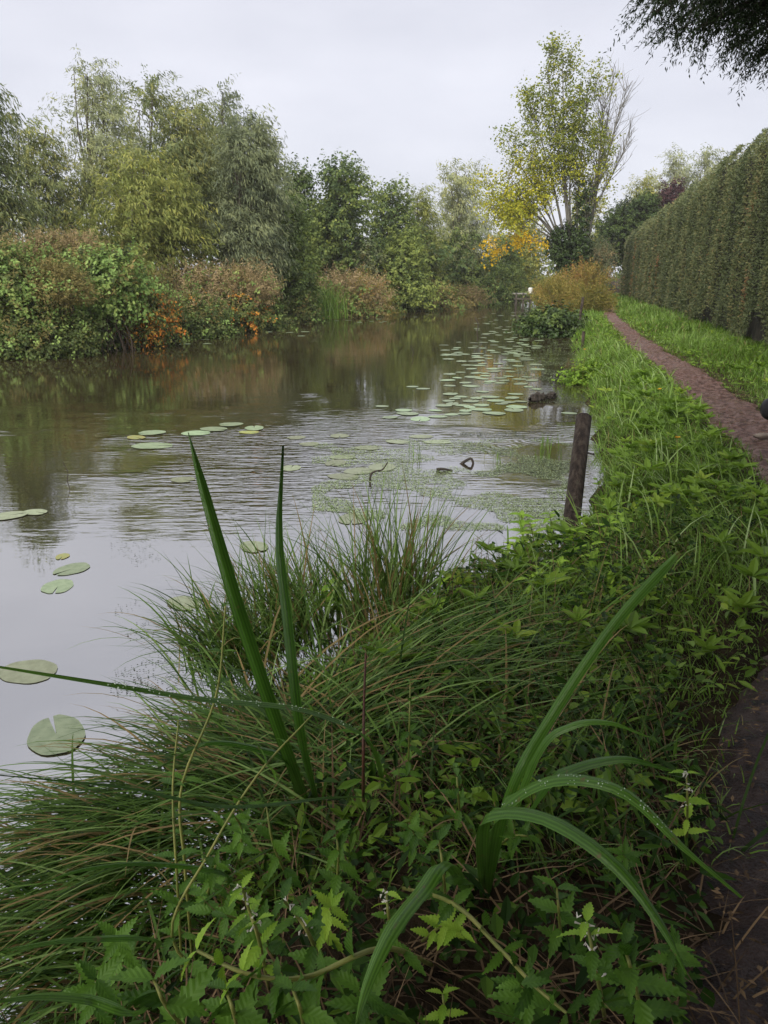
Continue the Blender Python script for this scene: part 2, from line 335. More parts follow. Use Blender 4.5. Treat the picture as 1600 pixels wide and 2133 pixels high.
def water_mat():
    m, n, l, b, o = mat_new('river_water')
    b.inputs['Base Color'].default_value = (.030, .024, .012, 1)
    b.inputs['Roughness'].default_value = .02; b.inputs['IOR'].default_value = 6.5
    g = n.new('ShaderNodeNewGeometry')
    def wave(scale, sx, sy, det, rot):
        mp = n.new('ShaderNodeMapping'); mp.inputs['Scale'].default_value = (sx, sy, 1); mp.inputs['Rotation'].default_value = (0, 0, rot)
        l.new(g.outputs['Position'], mp.inputs['Vector'])
        t = n.new('ShaderNodeTexNoise'); t.inputs['Scale'].default_value = scale; t.inputs['Detail'].default_value = det; t.inputs['Roughness'].default_value = .5
        l.new(mp.outputs[0], t.inputs['Vector']); return t.outputs['Fac']
    def math2(op, a, c):
        k = n.new('ShaderNodeMath'); k.operation = op
        for i, v in enumerate((a, c)):
            if isinstance(v, (int, float)): k.inputs[i].default_value = v
            else: l.new(v, k.inputs[i])
        return k.outputs[0]
    ripple = wave(1.0, 3.2, 11.0, 2, .12); ripple2 = wave(1.0, 6.5, 19.0, 2, -.15)
    swell = wave(1.0, .9, 2.2, 3, .1)
    # wind ruffles the river in patches; sheltered water by the banks stays calm
    patch = wave(1.0, .30, .42, 4, .35)
    sep = n.new('ShaderNodeSeparateXYZ'); l.new(g.outputs['Position'], sep.inputs[0])
    near = n.new('ShaderNodeMapRange'); near.interpolation_type = 'SMOOTHSTEP'
    near.inputs[1].default_value = 4.4; near.inputs[2].default_value = 7.6; l.new(sep.outputs['Y'], near.inputs[0])
    far = n.new('ShaderNodeMapRange'); far.interpolation_type = 'SMOOTHSTEP'
    far.inputs[1].default_value = 8.0; far.inputs[2].default_value = 14; far.inputs[3].default_value = 1; far.inputs[4].default_value = .05
    l.new(sep.outputs['Y'], far.inputs[0])
    pm = n.new('ShaderNodeMapRange'); pm.interpolation_type = 'SMOOTHSTEP'
    pm.inputs[1].default_value = .44; pm.inputs[2].default_value = .62; pm.inputs[3].default_value = .06; l.new(patch, pm.inputs[0])
    amp = math2('MULTIPLY', math2('MULTIPLY', near.outputs[0], far.outputs[0]), pm.outputs[0])
    amp = math2('ADD', math2('MULTIPLY', amp, .7), .009)
    rp = math2('MULTIPLY', math2('ADD', ripple, math2('MULTIPLY', ripple2, .45)), amp)
    h = math2('ADD', rp, math2('MULTIPLY', swell, .03))
    for (rx, ry) in [(1.35, 8.6), (1.75, 8.9), (2.2, 9.2), (1.0, 8.3), (-1.2, 12.5)]:     # rain drop rings
        sv_ = n.new('ShaderNodeVectorMath'); sv_.operation = 'DISTANCE'; sv_.inputs[1].default_value = (rx, ry, 0); l.new(g.outputs['Position'], sv_.inputs[0])
        w1 = math2('SINE', math2('MULTIPLY', sv_.outputs['Value'], 75.0), 0.0)
        fo = n.new('ShaderNodeMapRange'); fo.inputs[1].default_value = .05; fo.inputs[2].default_value = .32; fo.inputs[3].default_value = .06; fo.inputs[4].default_value = 0; l.new(sv_.outputs['Value'], fo.inputs[0])
        h = math2('ADD', h, math2('MULTIPLY', w1, fo.outputs[0]))
    bp = n.new('ShaderNodeBump'); bp.inputs['Strength'].default_value = 1.0; bp.inputs['Distance'].default_value = .035
    l.new(h, bp.inputs['Height']); l.new(bp.outputs[0], b.inputs['Normal'])
    return m
M['water'] = water_mat()

# ------------------------------------------------------------------ terrain
RB_Y = [-15, 0, 1.0, 2, 3, 3.6, 4.5, 6, 9.45, 13.8, 21.8, 30, 40, 46, 52, 63, 75, 90]
RB_X = [-2.5, -1.0, -.78, -.6, -.38, .05, .95, 1.78, 2.7, 3.65, 5.3, 7.2, 9.2, 10.3, 11.7, 14.2, 17, 17]
LB_Y = [-15, 0, 10, 19, 25.2, 36, 44, 48.6, 53, 63, 75, 82, 90]
LB_X = [-20, -15.5, -12.4, -9.3, -7.6, -3.6, -.9, 1.5, 6.2, 10.2, 14.5, 19, 24]
PL_Y = [-6, 0, 1.35, 2.17, 2.7, 3.3, 4.4, 6.7, 10.8, 17, 29, 40, 60]
PL_X = [-.6, .18, .71, 1.14, 1.54, 1.98, 2.48, 3.12, 4.10, 5.3, 8.0, 10.9, 16]
PW_Y = [-6, 1.5, 3, 5, 8, 18, 30, 60]
PW_X = [1.3, 1.3, 1.05, .8, .7, .6, .55, .55]
xr = lambda y: np.interp(y, RB_Y, RB_X)
xl = lambda y: np.interp(y, LB_Y, LB_X)
pl = lambda y: np.interp(y, PL_Y, PL_X)
pw = lambda y: np.interp(y, PW_Y, PW_X)
def wob(x, y): return .5 * np.sin(x * 1.7 + y * .6) * np.sin(y * 1.3 - x * .4) + .3 * np.sin(x * 4.1 + 1.3) * np.sin(y * 3.7) + .2 * np.sin(x * 9 + y * 7.3)
def gz(x, y):
    x = np.asarray(x, float); y = np.asarray(y, float)
    r = x - xr(y); lft = xl(y) - x
    r = r + .12 * np.sin(y * 2.3) + .06 * np.sin(y * 7.1); lft = lft + .3 * np.sin(y * .9)
    zr = np.interp(r, [-2, -.3, 0, .12, .5, 1.0, 4], [-.8, -.3, -.05, .12, .33, .38, .45])
    zl = np.interp(lft, [-3, -.5, 0, .4, 1.5, 4, 30], [-.8, -.3, -.05, .2, .55, .7, .7])
    return np.maximum(zr, zl) + .018 * wob(x, y) * (np.maximum(r, lft) > 0)
gx = np.concatenate([[-900, -400, -150, -70, -40, -28], np.arange(-20, -2, .5), np.arange(-2, 8, .125), np.arange(8, 22, .35), [24, 28, 40, 70, 150, 400, 900]])
gy = np.concatenate([[-60, -30, -15, -10, -6, -3], np.arange(-1, 12, .125), np.arange(12, 30, .35), np.arange(30, 92, 1.0), [100, 130, 200, 400, 900]])
GX, GY = np.meshgrid(gx, gy)
GZ = gz(GX, GY)
nx = len(gx)
ii = (np.arange(len(gy) - 1)[:, None] * nx + np.arange(nx - 1)[None, :])
gq = np.stack([ii, ii + 1, ii + nx + 1, ii + nx], -1).reshape(-1, 4)
g = part('ground', np.stack([GX, GY, GZ], -1).reshape(-1, 3), gq, M['ground'], smooth=True); tag(g, kind='structure')
w = part('river_water', [(-40, -60, 0), (30, -60, 0), (30, 95, 0), (-40, 95, 0)], np.array([[0, 1, 2, 3]]), M['water']); tag(w, kind='structure')
# path strip
yy = np.concatenate([np.arange(-3, 12, .06), np.arange(12, 50, .2)]); cc = np.linspace(0, 1, 15)
rgp = np.random.default_rng(3)
def rough1(y, amp, step):
    k = np.arange(-8, 64, step); return np.interp(y, k, rgp.normal(0, amp, len(k)))
le = pl(yy) - .03 - np.interp(yy, [2, 3.5], [.12, 0]) + rough1(yy, .05, .45) + rough1(yy, .03, .13); re = pl(yy) + pw(yy) + rough1(yy, .06, .5) + rough1(yy, .03, .14)
PX = le[:, None] + (re - le)[:, None] * cc[None, :]; PY = np.repeat(yy[:, None], 15, 1)
PZ = gz(PX, PY) + .034 + .010 * wob(PX * 5, PY * 5) + .012 * np.sin(PX * 23 + 3 * np.sin(PY * 7)) * np.sin(PY * 17 + 2 * np.sin(PX * 9)) + np.random.default_rng(4).normal(0, .004, PX.shape) - .05 * np.clip((np.abs(cc - .5) - .36) / .14, 0, 1)[None, :]
ii = (np.arange(len(yy) - 1)[:, None] * 15 + np.arange(14)[None, :])
o = part('path', np.stack([PX, PY, PZ], -1).reshape(-1, 3), np.stack([ii, ii + 1, ii + 16, ii + 15], -1).reshape(-1, 4), M['path'], smooth=True); tag(o, kind='structure')

# ------------------------------------------------------------------ trees and shrubs
WIND = np.array([1.0, 0.2, 0.0])
def rnd_dir(rng, n):
    return unit(rng.normal(0, 1, (n, 3)))
def sprays(rng, org, d, Ls, nl, leafL, leafW, droop=.25, spread=.7, tint=None, jit=.06, hang=.2, out=None):
    """leafy twigs: nl leaves along each of M short curved twigs"""
    Mn = len(org); s = np.tile(np.linspace(.1, 1, nl), (Mn, 1)) + rng.uniform(-.04, .04, (Mn, nl))
    d = unit(d); Ls = np.broadcast_to(Ls, (Mn,))
    pos = org[:, None] + d[:, None] * (Ls[:, None] * s)[..., None]
    pos[..., 2] -= droop * Ls[:, None] * s ** 2
    pos = pos + rng.normal(0, 1, pos.shape) * (jit * Ls)[:, None, None]
    tang = d[:, None] - np.array([0, 0, 1.]) * (2 * droop * s)[..., None]
    side = unit(np.cross(d[:, None] + 0 * pos, rng.normal(0, 1, pos.shape)))
    ld = unit(tang) * (1 - spread * .5) * (1 if out is None else .7) + side * spread + rng.normal(0, .25, pos.shape); ld[..., 2] -= hang
    nr = rng.normal(0, .5, pos.shape); nr[..., 2] += 1 if out is None else .65
    if out is not None: nr = nr + out[:, None] * .9; ld[..., 2] -= .25
    t = np.repeat(tint[:, None], nl, 1) + rng.normal(0, .16, (Mn, nl))
    L = leafL * rng.uniform(.65, 1.3, (Mn, nl)); Wd = leafW * rng.uniform(.7, 1.25, (Mn, nl))
    return leaves(pos.reshape(-1, 3), ld.reshape(-1, 3), nr.reshape(-1, 3), L.ravel(), Wd.ravel(), np.clip(t.ravel(), 0, 1))
KIND = {  # leaf length, width, spray length, leaves per spray, up bias, wind, droop, spread, clump radius factor
    'willow': dict(l=.17, w=.040, sl=.95, nl=22, up=.55, wind=.55, dr=.38, sp=.45, cr=.20, hang=.35),
    'broad': dict(l=.115, w=.085, sl=.55, nl=14, up=.5, wind=.1, dr=.12, sp=.8, cr=.24, hang=.15),
    'airy': dict(l=.12, w=.085, sl=.6, nl=10, up=.5, wind=.2, dr=.15, sp=.8, cr=.2, hang=.25),
    'fine': dict(l=.10, w=.028, sl=.6, nl=20, up=.9, wind=.15, dr=.05, sp=.5, cr=.26, hang=0),
    'bram': dict(l=.085, w=.065, sl=.55, nl=13, up=.25, wind=0, dr=.35, sp=.9, cr=.3, hang=.2),
    'dense': dict(l=.11, w=.07, sl=.28, nl=12, up=.4, wind=0, dr=.05, sp=.9, cr=.22, hang=0),
}
def envelope_clumps(rng, K, H0, H1, Wd, prof, c, rf, depth=.8):
    """K clump centres filling a crown from H0 to H1"""
    out = []
    for k in range(K):
        h = ((k + rng.uniform(.1, .9)) / K)
        rad = np.interp(h, [0, .25, .5, .75, 1], prof) * Wd * .5
        r_c = Wd * rf * rng.uniform(.75, 1.25) * (1.05 - .45 * h)
        a = rng.uniform(0, 2 * math.pi); q = math.sqrt(rng.uniform(0, 1)) * max(rad - r_c * .75, 0)
        out.append((c[0] + q * math.cos(a), c[1] + q * math.sin(a) * depth, H0 + (H1 - H0) * h - r_c * .7 * h, r_c))
    return out
def crown_mesh(rng, clumps, n_sp, k, tint0=.0, tint1=1., lean=0, size=1., flat=.85):
    n_sp = n_sp * .68; size = size * 1.14
    vol = np.array([c[3] ** 2 for c in clumps]); cnt = np.maximum(3, (n_sp * vol / vol.sum())).astype(int)
    A = Acc()
    for (cx, cy, cz, r), n in zip(clumps, cnt):
        d = rnd_dir(rng, n); rr = r * rng.uniform(.1, 1, n) ** .45
        p = np.array([cx, cy, cz]) + d * rr[:, None] * np.array([1, 1, flat])
        dd = d * .8 + rng.normal(0, .3, (n, 3)); dd[:, 2] += k['up']; dd = dd + WIND * k['wind']
        base = rng.uniform(tint0, tint1) * .5 + .25 * (tint0 + tint1)
        V, Q, t = sprays(rng, p, dd, k['sl'] * size * rng.uniform(.6, 1.3, n), k['nl'], k['l'] * size, k['w'] * size, k['dr'], k['sp'],
                         np.clip(base + rng.normal(0, .1, n), 0, 1), hang=k['hang'], out=d)
        A.add(V, Q, t)
    return A
def limb(rng, a, b, r0, r1, n=7, sag=.0, wig=.04):
    a, b = np.asarray(a, float), np.asarray(b, float); L = np.linalg.norm(b - a)
    s = np.linspace(0, 1, n)[:, None]
    P = a + (b - a) * s + rng.normal(0, 1, (n, 3)) * wig * L * (s * (1 - s)) * 2
    P[:, 2] += (sag * L * np.sin(math.pi * s))[:, 0]
    return tube(P, r0 + (r1 - r0) * s[:, 0], 6)
def tree(name, label, cat, px, ptop, wpx, Y, kind, mat, n_sp, prof=(.7, 1, .95, .7, .25), pbot=None, K=22, seed=1, bark='bark',
         tr=.12, stems=1, group=None, tints=(0, 1), size=1., base_px=None, z0=None, depth=.8):
    rng = np.random.default_rng(seed)
    top = at_y(px, ptop, Y); t = Y / ray(px, ptop)[1]; Wd = wpx / FPX * t
    x0 = at_y(px if base_px is None else base_px, 600, Y)[0]
    zb = gz(x0, Y) if z0 is None else z0
    zb = float(max(zb, -.1))
    hb = at_y(px, pbot, Y)[2] if pbot else zb + (top[2] - zb) * .12
    T = thing(name, label, cat, (x0, Y, zb), group)
    cl = envelope_clumps(rng, K, hb, top[2] - .3 * size, Wd, prof, (top[0], Y), KIND[kind]['cr'], depth)
    A = Acc()
    for s in range(stems):
        bx = x0 + (rng.uniform(-.25, .25) if stems > 1 else 0)
        tx = top[0] + (rng.uniform(-.25, .25) * Wd if stems > 1 else 0)
        V, Q = limb(rng, (bx, Y, zb - .15), (tx, Y + rng.uniform(-.3, .3), zb + (top[2] - zb) * .93), tr, tr * .12, 9); A.add(V, Q)
    for (cx, cy, cz, r) in cl:
        hz = zb + (cz - zb) * rng.uniform(.35, .7); f = (hz - zb) / max(top[2] - zb, .1)
        sx = x0 + (top[0] - x0) * f
        V, Q = limb(rng, (sx, Y, hz), (cx, cy, cz), tr * .45 * (1 - f * .6), .012, 6, .08); A.add(V, Q)
        for q in range(3):
            e = np.array([cx, cy, cz]) + rnd_dir(rng, 1)[0] * r * .9
            V, Q = limb(rng, (cx, cy, cz), e, .014, .005, 4); A.add(V, Q)
    A.part('trunk', M[bark], T, True)
    crown_mesh(rng, cl, n_sp, KIND[kind], *tints, size=size).part('crown', M[mat], T)
    return T

TR = 'trees along the far bank'
WP = (.75, 1, .9, .62, .22)
tree('willow_tree', 'dark green willow cut off by the left edge of the picture', 'tree', -72, 135, 150, 26, 'willow', 'willow', 900, WP, seed=11, group=TR, tints=(0, .6), pbot=470)
tree('willow_tree', 'tallest pale silvery willow with slim bare lower stems on the left', 'tree', 185, 112, 190, 34, 'willow', 'willow_pale', 900, (.5, .8, .95, .62, .3), seed=12, group=TR, pbot=400, stems=3, tr=.10)
tree('willow_tree', 'low yellowish willow between the left edge and the tallest pale willow', 'tree', 62, 235, 190, 32, 'willow', 'willow', 1000, WP, seed=13, group=TR, pbot=500, stems=2)
tree('willow_tree', 'broad olive willow with a rounded top right of the tallest willow', 'tree', 312, 155, 225, 31, 'willow', 'willow', 1500, (.8, 1, 1, .8, .35), seed=14, group=TR, pbot=500)
tree('willow_tree', 'yellow-green willow standing low in front of the tall willows', 'tree', 270, 305, 260, 28, 'willow', 'willow_yellow', 1300, (.8, 1, .95, .8, .4), seed=15, group=TR, pbot=540, tints=(0, .8))
tree('willow_tree', 'green willow filling between the rounded willow and the thin spire', 'tree', 405, 190, 180, 33, 'willow', 'willow', 1300, (.9, 1, .95, .75, .35), seed=16, group=TR, pbot=520)
tree('poplar_tree', 'thin dark spire-shaped young tree rising above the willows', 'tree', 462, 165, 66, 36, 'willow', 'grey_leaf', 380, (.9, 1, .8, .6, .25), seed=17, group=TR, pbot=420, tints=(.2, .7))
tree('willow_tree', 'grey-green bushy willow at the right end of the willow group', 'tree', 500, 225, 185, 30, 'willow', 'grey_leaf', 1700, (.95, 1, .9, .75, .35), seed=18, group=TR, pbot=540)
tree('poplar_tree', 'faint pale distant tree behind the right end of the willow group', 'tree', 548, 250, 90, 46, 'airy', 'willow_pale', 900, (.8, 1, .95, .8, .4), seed=19, group=TR, pbot=480, size=1.1)
tree('alder_tree', 'dark green round-topped tree in the middle of the far bank', 'tree', 700, 318, 185, 42, 'broad', 'broad', 2300, (.9, 1, 1.02, .95, .65), seed=20, group=TR, pbot=560, size=1.2)
tree('alder_tree', 'lighter green tree at the left side of the dark round-topped tree', 'tree', 625, 335, 110, 43, 'broad', 'broad_mid', 1200, (.9, 1, 1, .8, .4), seed=21, group=TR, pbot=560, size=1.2, tints=(0, .6))
tree('alder_tree', 'dark ragged tree just right of the round-topped tree', 'tree', 815, 368, 130, 48, 'broad', 'broad', 1500, (.9, 1, .98, .85, .5), seed=22, group=TR, pbot=590, size=1.25)
tree('willow_tree', 'small light green tree in front of the pale willow', 'tree', 870, 395, 110, 51, 'willow', 'willow_yellow', 1000, (.9, 1, .9, .7, .4), seed=23, group=TR, pbot=590, size=1.2, tints=(0, .6))
tree('willow_tree', 'pale feathery willow with a domed crown near the far end of the river', 'tree', 950, 330, 160, 56, 'willow', 'willow_pale', 1500, (.6, .9, 1, .85, .45), seed=24, group=TR, pbot=570, size=1.25, tints=(.2, 1), tr=.16)
tree('alder_tree', 'dark low trees closing off the far end of the river left of the jetty', 'tree', 965, 470, 190, 55, 'broad', 'broad', 1900, (1, 1, .95, .8, .5), seed=25, group=TR, pbot=640, size=1.25)
tree('alder_tree', 'dark green low tree overhanging the water beside the jetty', 'tree', 1055, 490, 130, 60, 'broad', 'broad', 1500, (1, 1, .95, .8, .5), seed=26, group=TR, pbot=630, size=1.25, tints=(.2, 1))
tree('poplar_tree', 'yellow-green tree behind the left side of the tall poplar', 'tree', 1085, 395, 130, 64, 'airy', 'willow_yellow', 1300, (.9, 1, .95, .8, .5), seed=27, pbot=590, size=1.4, group=TR)
TB = 'trees behind the hedge'
tree('poplar_tree', 'yellow-green tree between the bare stems and the round evergreen', 'tree', 1225, 385, 110, 66, 'airy', 'willow_yellow', 1400, (.9, 1, .95, .75, .4), seed=28, pbot=600, size=1.3, group=TB)
tree('willow_tree', 'pale windswept willow just above the purple tree behind the hedge', 'tree', 1410, 308, 85, 78, 'willow', 'willow_pale', 700, (.9, 1, .9, .7, .3), seed=29, group=TB, pbot=480, size=1.5)
tree('willow_tree', 'pale windswept willow peeping over the hedge, rightmost of the pale ones', 'tree', 1470, 300, 90, 76, 'willow', 'willow_pale', 700, (.9, 1, .9, .7, .3), seed=30, group=TB, pbot=480, size=1.5)
tree('willow_tree', 'low pale willow left of the other pale willows over the round evergreen', 'tree', 1345, 355, 120, 80, 'willow', 'willow_yellow', 800, (.9, 1, .9, .7, .3), seed=31, group=TB, pbot=500, size=1.5, tints=(.2, 1))
tree('plum_tree', 'dark purple-leaved tree showing over the hedge', 'tree', 1405, 368, 70, 68, 'broad', 'purple', 700, (.9, 1, 1, .85, .5), seed=32, group=TB, pbot=460, size=1.3)
tree('evergreen_tree', 'dark clipped round evergreen at the far end of the hedge', 'tree', 1326, 392, 150, 60, 'dense', 'evergreen', 4200, (.8, 1, 1.02, .92, .62), seed=33, group=TB, pbot=535, K=54, size=1.35, bark='bark_dark')

# dark wood far behind, read as one mass
def far_wood():
    rng = np.random.default_rng(40); A = Acc()
    cl = []
    for k in range(120):
        x = rng.uniform(-75, 45); cl.append((x, 84 + rng.uniform(-4, 8) + abs(x + 5) * .1, rng.uniform(1, 5.2), rng.uniform(1.6, 2.6)))
    for k in range(60):
        x = rng.uniform(-34, 4); cl.append((x, 46 + .35 * (x + 10) + rng.uniform(-2, 4), rng.uniform(.8, 2.8), rng.uniform(1.0, 1.7)))
    A = crown_mesh(rng, cl, 4600, KIND['broad'], 0, .8, size=2.7)
    o = A.part('far_wood', M['broad']); tag(o, 'dark far wood closing the gaps between the trunks', 'wood', kind='stuff')
far_wood()

# shrubs of the far bank -------------------------------------------------------
def shrub(name, label, px0, px1, ptop, pbot, Y, kind, mat, n_sp, seed, size=.8, K=12, tints=(0, 1), group='bushes on the far bank', extra=None, prof=(1.05, 1.05, 1, .88, .62), zb=None, depth=.8, stemmat='twig'):
    rng = np.random.default_rng(seed); px = (px0 + px1) / 2
    if group == 'bushes on the far bank': ptop += (52 if kind == 'fine' else 20) * 24 / Y
    top = at_y(px, ptop, Y); bot = at_y(px, pbot, Y); Wd = (px1 - px0) / FPX * Y / ray(px, ptop)[1] * 1.22; K = int(K * 1.5)
    g0 = float(max(gz(top[0], Y), -.1)) if zb is None else zb
    T = thing(name, label, 'bush', (top[0], Y, g0), group)
    cl = envelope_clumps(rng, K, bot[2] + .15, top[2] - .1, Wd, prof, (top[0], Y), KIND[kind]['cr'] * .62, depth)
    A = Acc()
    for (cx, cy, cz, r) in cl:
        V, Q = limb(rng, (top[0] + rng.uniform(-.3, .3) * Wd, Y + rng.uniform(-.2, .3), g0 - .1), (cx, cy, cz), .02, .006, 5, .06, .1); A.add(V, Q)
        for q in range(4):
            V, Q = limb(rng, (cx, cy, cz), np.array([cx, cy, cz]) + rnd_dir(rng, 1)[0] * r, .008, .003, 4, .05, .1); A.add(V, Q)
    A.part('stem', M[stemmat], T, True)
    crown_mesh(rng, cl, n_sp, KIND[kind], *tints, size=size).part('foliage', M[mat], T)
    mixr = np.random.default_rng(seed + 77); extra = list(extra or [])
    if Y > 16 and group == 'bushes on the far bank':
        pal = [('creeper', 'bram'), ('bramble', 'bram'), ('olive', 'fine'), ('broad_mid', 'bram'), ('creeper', 'bram')]
        for q in mixr.permutation(5)[:3]: extra.append((pal[q][0], pal[q][1], int(n_sp * mixr.uniform(.05, .13)), 0, mixr.uniform(.6, 1), size * 1.05, int(q) + 5))
    if extra:
        for (m2, k2, n2, lo, hi, sz, sd) in extra:
            r2 = np.random.default_rng(seed + sd)
            sub = [(c[0], c[1] - .1, c[2], c[3] * 1.06) for c in cl if lo <= (c[2] - bot[2]) / max(top[2] - bot[2], .1) <= hi]
            if sub: crown_mesh(r2, sub, n2, KIND[k2], size=sz).part('foliage', M[m2], T)
    return T
shrub('bramble_bush', 'green leafy bush at the left edge hanging into the water', -90, 60, 480, 725, 18.6, 'bram', 'bramble', 1300, 50, tints=(.3, 1), extra=[('creeper', 'bram', 420, .3, 1, .9, 1)], K=18)
shrub('tamarisk_bush', 'olive-brown feathery bush beside the left edge', 30, 165, 497, 640, 19.0, 'fine', 'olive', 1500, 51, size=.7, K=14)
shrub('bramble_bush', 'dark bramble thicket at the waterline under the feathery bush', 40, 200, 625, 725, 19.2, 'bram', 'bramble', 1000, 52, K=14)
shrub('creeper_bush', 'yellow-green creeper heap along the top of the left bank', -30, 150, 480, 600, 22, 'bram', 'creeper', 800, 53, K=12, tints=(.3, 1), extra=[('brown', 'fine', 200, .5, 1, .7, 2)])
shrub('seedhead_bush', 'pale brown seedheads standing above the creeper on the left bank', 50, 190, 455, 540, 23, 'fine', 'brown', 900, 54, size=.7, K=9)
shrub('creeper_bush', 'bright green creeper tumbling down the middle of the left bank', 135, 290, 500, 630, 20.5, 'bram', 'creeper', 1250, 55, size=1.0, K=13)
shrub('bramble_bush', 'orange and red leaved bramble spilling to the water', 228, 335, 566, 695, 21.5, 'bram', 'autumn', 1000, 56, K=12, extra=[('bramble', 'bram', 350, 0, .7, .8, 3)])
shrub('bramble_bush', 'dark tangled bramble below the bright green creeper', 160, 270, 610, 712, 21.4, 'bram', 'bramble', 750, 57, K=12, extra=[('straw', 'fine', 90, 0, 1, .9, 2)])
shrub('seedhead_bush', 'dull brown bush behind the orange bramble', 265, 350, 525, 660, 23.6, 'fine', 'olive', 800, 58, size=.75, K=10)
shrub('bramble_bush', 'dark leafy bramble right of the orange one', 300, 380, 600, 695, 24, 'bram', 'bramble', 700, 59, K=10)
shrub('seedhead_bush', 'wide pinkish-brown seedhead mound in the middle of the far bank', 345, 535, 525, 610, 28, 'fine', 'brown', 1300, 60, size=.85, K=14)
shrub('bramble_bush', 'mixed green and rust low bramble below the brown mound', 335, 450, 590, 690, 26, 'bram', 'broad_mid', 900, 61, size=.9, K=13, tints=(0, .8), extra=[('brown', 'fine', 350, .2, 1, .8, 1), ('autumn', 'bram', 120, 0, 1, .9, 2)])
shrub('bramble_bush', 'red-tinged bramble at the waterline left of the ivy-clad tree', 430, 560, 585, 685, 28, 'bram', 'bramble', 900, 62, size=.9, K=13, tints=(.3, 1), extra=[('autumn', 'bram', 260, 0, 1, .9, 1), ('brown', 'fine', 200, .5, 1, .8, 2)])
tree('alder_tree', 'small ivy-clad tree leaning over the far bank in the middle', 'tree', 590, 392, 155, 33, 'broad', 'broad_mid', 1900, (.9, 1, .9, .65, .3), seed=63, pbot=640, size=.95, z0=.3, bark='bark_dark', K=26)
shrub('bramble_bush', 'dark shrub at the water below the ivy-clad tree', 545, 650, 610, 675, 32.5, 'bram', 'bramble', 900, 64, size=1., K=12, tints=(.2, 1))
shrub('seedhead_bush', 'straw-brown mound between the ivy-clad tree and the small dark tree', 640, 800, 540, 640, 39, 'fine', 'brown', 1300, 65, size=1.05, K=14, extra=[('ochre', 'fine', 400, 0, .6, 1.05, 1)])
shrub('seedhead_bush', 'low ochre bush at the waterline under the straw-brown mound', 700, 810, 605, 655, 40, 'fine', 'ochre', 700, 66, size=1.05, K=10, tints=(0, .7))
tree('alder_tree', 'small dark-leaved tree at the water between the brown mounds', 'tree', 838, 470, 135, 43, 'broad', 'broad', 1900, (.9, 1, .9, .65, .35), seed=67, pbot=625, size=1.15, z0=.3, tints=(.3, 1), bark='bark_dark')
shrub('creeper_bush', 'pale grey-green sapling left of the small dark tree', 745, 790, 505, 560, 42, 'airy', 'grey_leaf', 260, 68, size=1.1, K=6, tints=(.5, 1))
shrub('bramble_bush', 'low green and brown bushes right of the small dark tree', 850, 960, 585, 645, 46.5, 'bram', 'olive', 800, 69, size=1.3, K=12, extra=[('broad_mid', 'bram', 250, 0, 1, 1.2, 1)])
shrub('seedhead_bush', 'reddish-brown low bush at the far waterline', 930, 1010, 590, 640, 50.5, 'fine', 'brown', 500, 70, size=1.2, K=9, tints=(0, .5))
shrub('bramble_bush', 'green bush trailing into the water left of the jetty', 975, 1062, 580, 635, 54, 'broad', 'broad_mid', 700, 71, size=1.2, K=10, tints=(0, .5))
for (a, b_, t_, d_, Yq, m_, sd_, lb) in [(180, 330, 648, 712, 21.9, 'bramble', 301, 'low dark bramble skirt at the water under the creeper and orange bramble'), (310, 460, 632, 698, 24.8, 'bramble', 302, 'low bramble skirt at the water below the green and rust bramble'),
      (430, 590, 628, 686, 28.6, 'bramble', 303, 'low bramble skirt at the water left of the dark shrub'), (655, 770, 615, 660, 37.6, 'olive', 304, 'low olive skirt at the water right of the tall grass tuft'), (775, 890, 612, 650, 44, 'bramble', 305, 'low dark skirt at the water under the small dark tree'),
      (-60, 110, 640, 735, 18.4, 'bramble', 306, 'low bramble skirt at the water in front of the left edge bush')]:
    shrub('bramble_bush', lb, a, b_, t_, d_, Yq, 'bram', m_, 700, sd_, size=.8 + (Yq - 20) * .02, K=14, tints=(.1, 1), depth=.35)
# right bank bushes
GR = 'bushes on the towpath bank'
shrub('bramble_bush', 'dark green bush right of the jetty at the end of the river', 1128, 1172, 590, 650, 50, 'broad', 'broad', 700, 72, size=1.2, K=9, tints=(.3, 1), group=GR)
shrub('seedhead_bush', 'ochre feathery bush leaning over the water by the thin stake', 1118, 1225, 588, 662, 35, 'fine', 'ochre', 1300, 73, size=.9, K=13, tints=(0, .75), group=GR)
shrub('seedhead_bush', 'tall orange-brown seedhead bush at the bend of the path', 1155, 1262, 556, 640, 38, 'fine', 'ochre', 1300, 74, size=.95, K=13, tints=(.3, 1), group=GR)
shrub('seedhead_bush', 'small yellow-green bush by the path below the orange-brown bush', 1215, 1262, 600, 660, 33, 'fine', 'ochre', 500, 75, size=.8, K=8, tints=(0, .45), group=GR)
shrub('laurel_bush', 'dark glossy bush overhanging the water by the thin stake', 1105, 1215, 650, 715, 25.5, 'broad', 'ivy', 900, 76, size=.85, K=12, group=GR, extra=[('broad_mid', 'broad', 160, .5, 1, .85, 1)], zb=.1)
shrub('seedhead_bush', 'grey-brown bush under the bare tree', 1195, 1275, 508, 590, 47, 'fine', 'grey_leaf', 900, 77, size=1.1, K=10, group=GR, tints=(.3, .9), extra=[('brown', 'fine', 250, 0, 1, 1.1, 1)])
shrub('bramble_bush', 'yellow-green shrub on the bank edge halfway to the thin stake', 1192, 1260, 755, 825, 13.9, 'bram', 'weed', 420, 78, size=.55, K=9, group=GR, zb=.05)

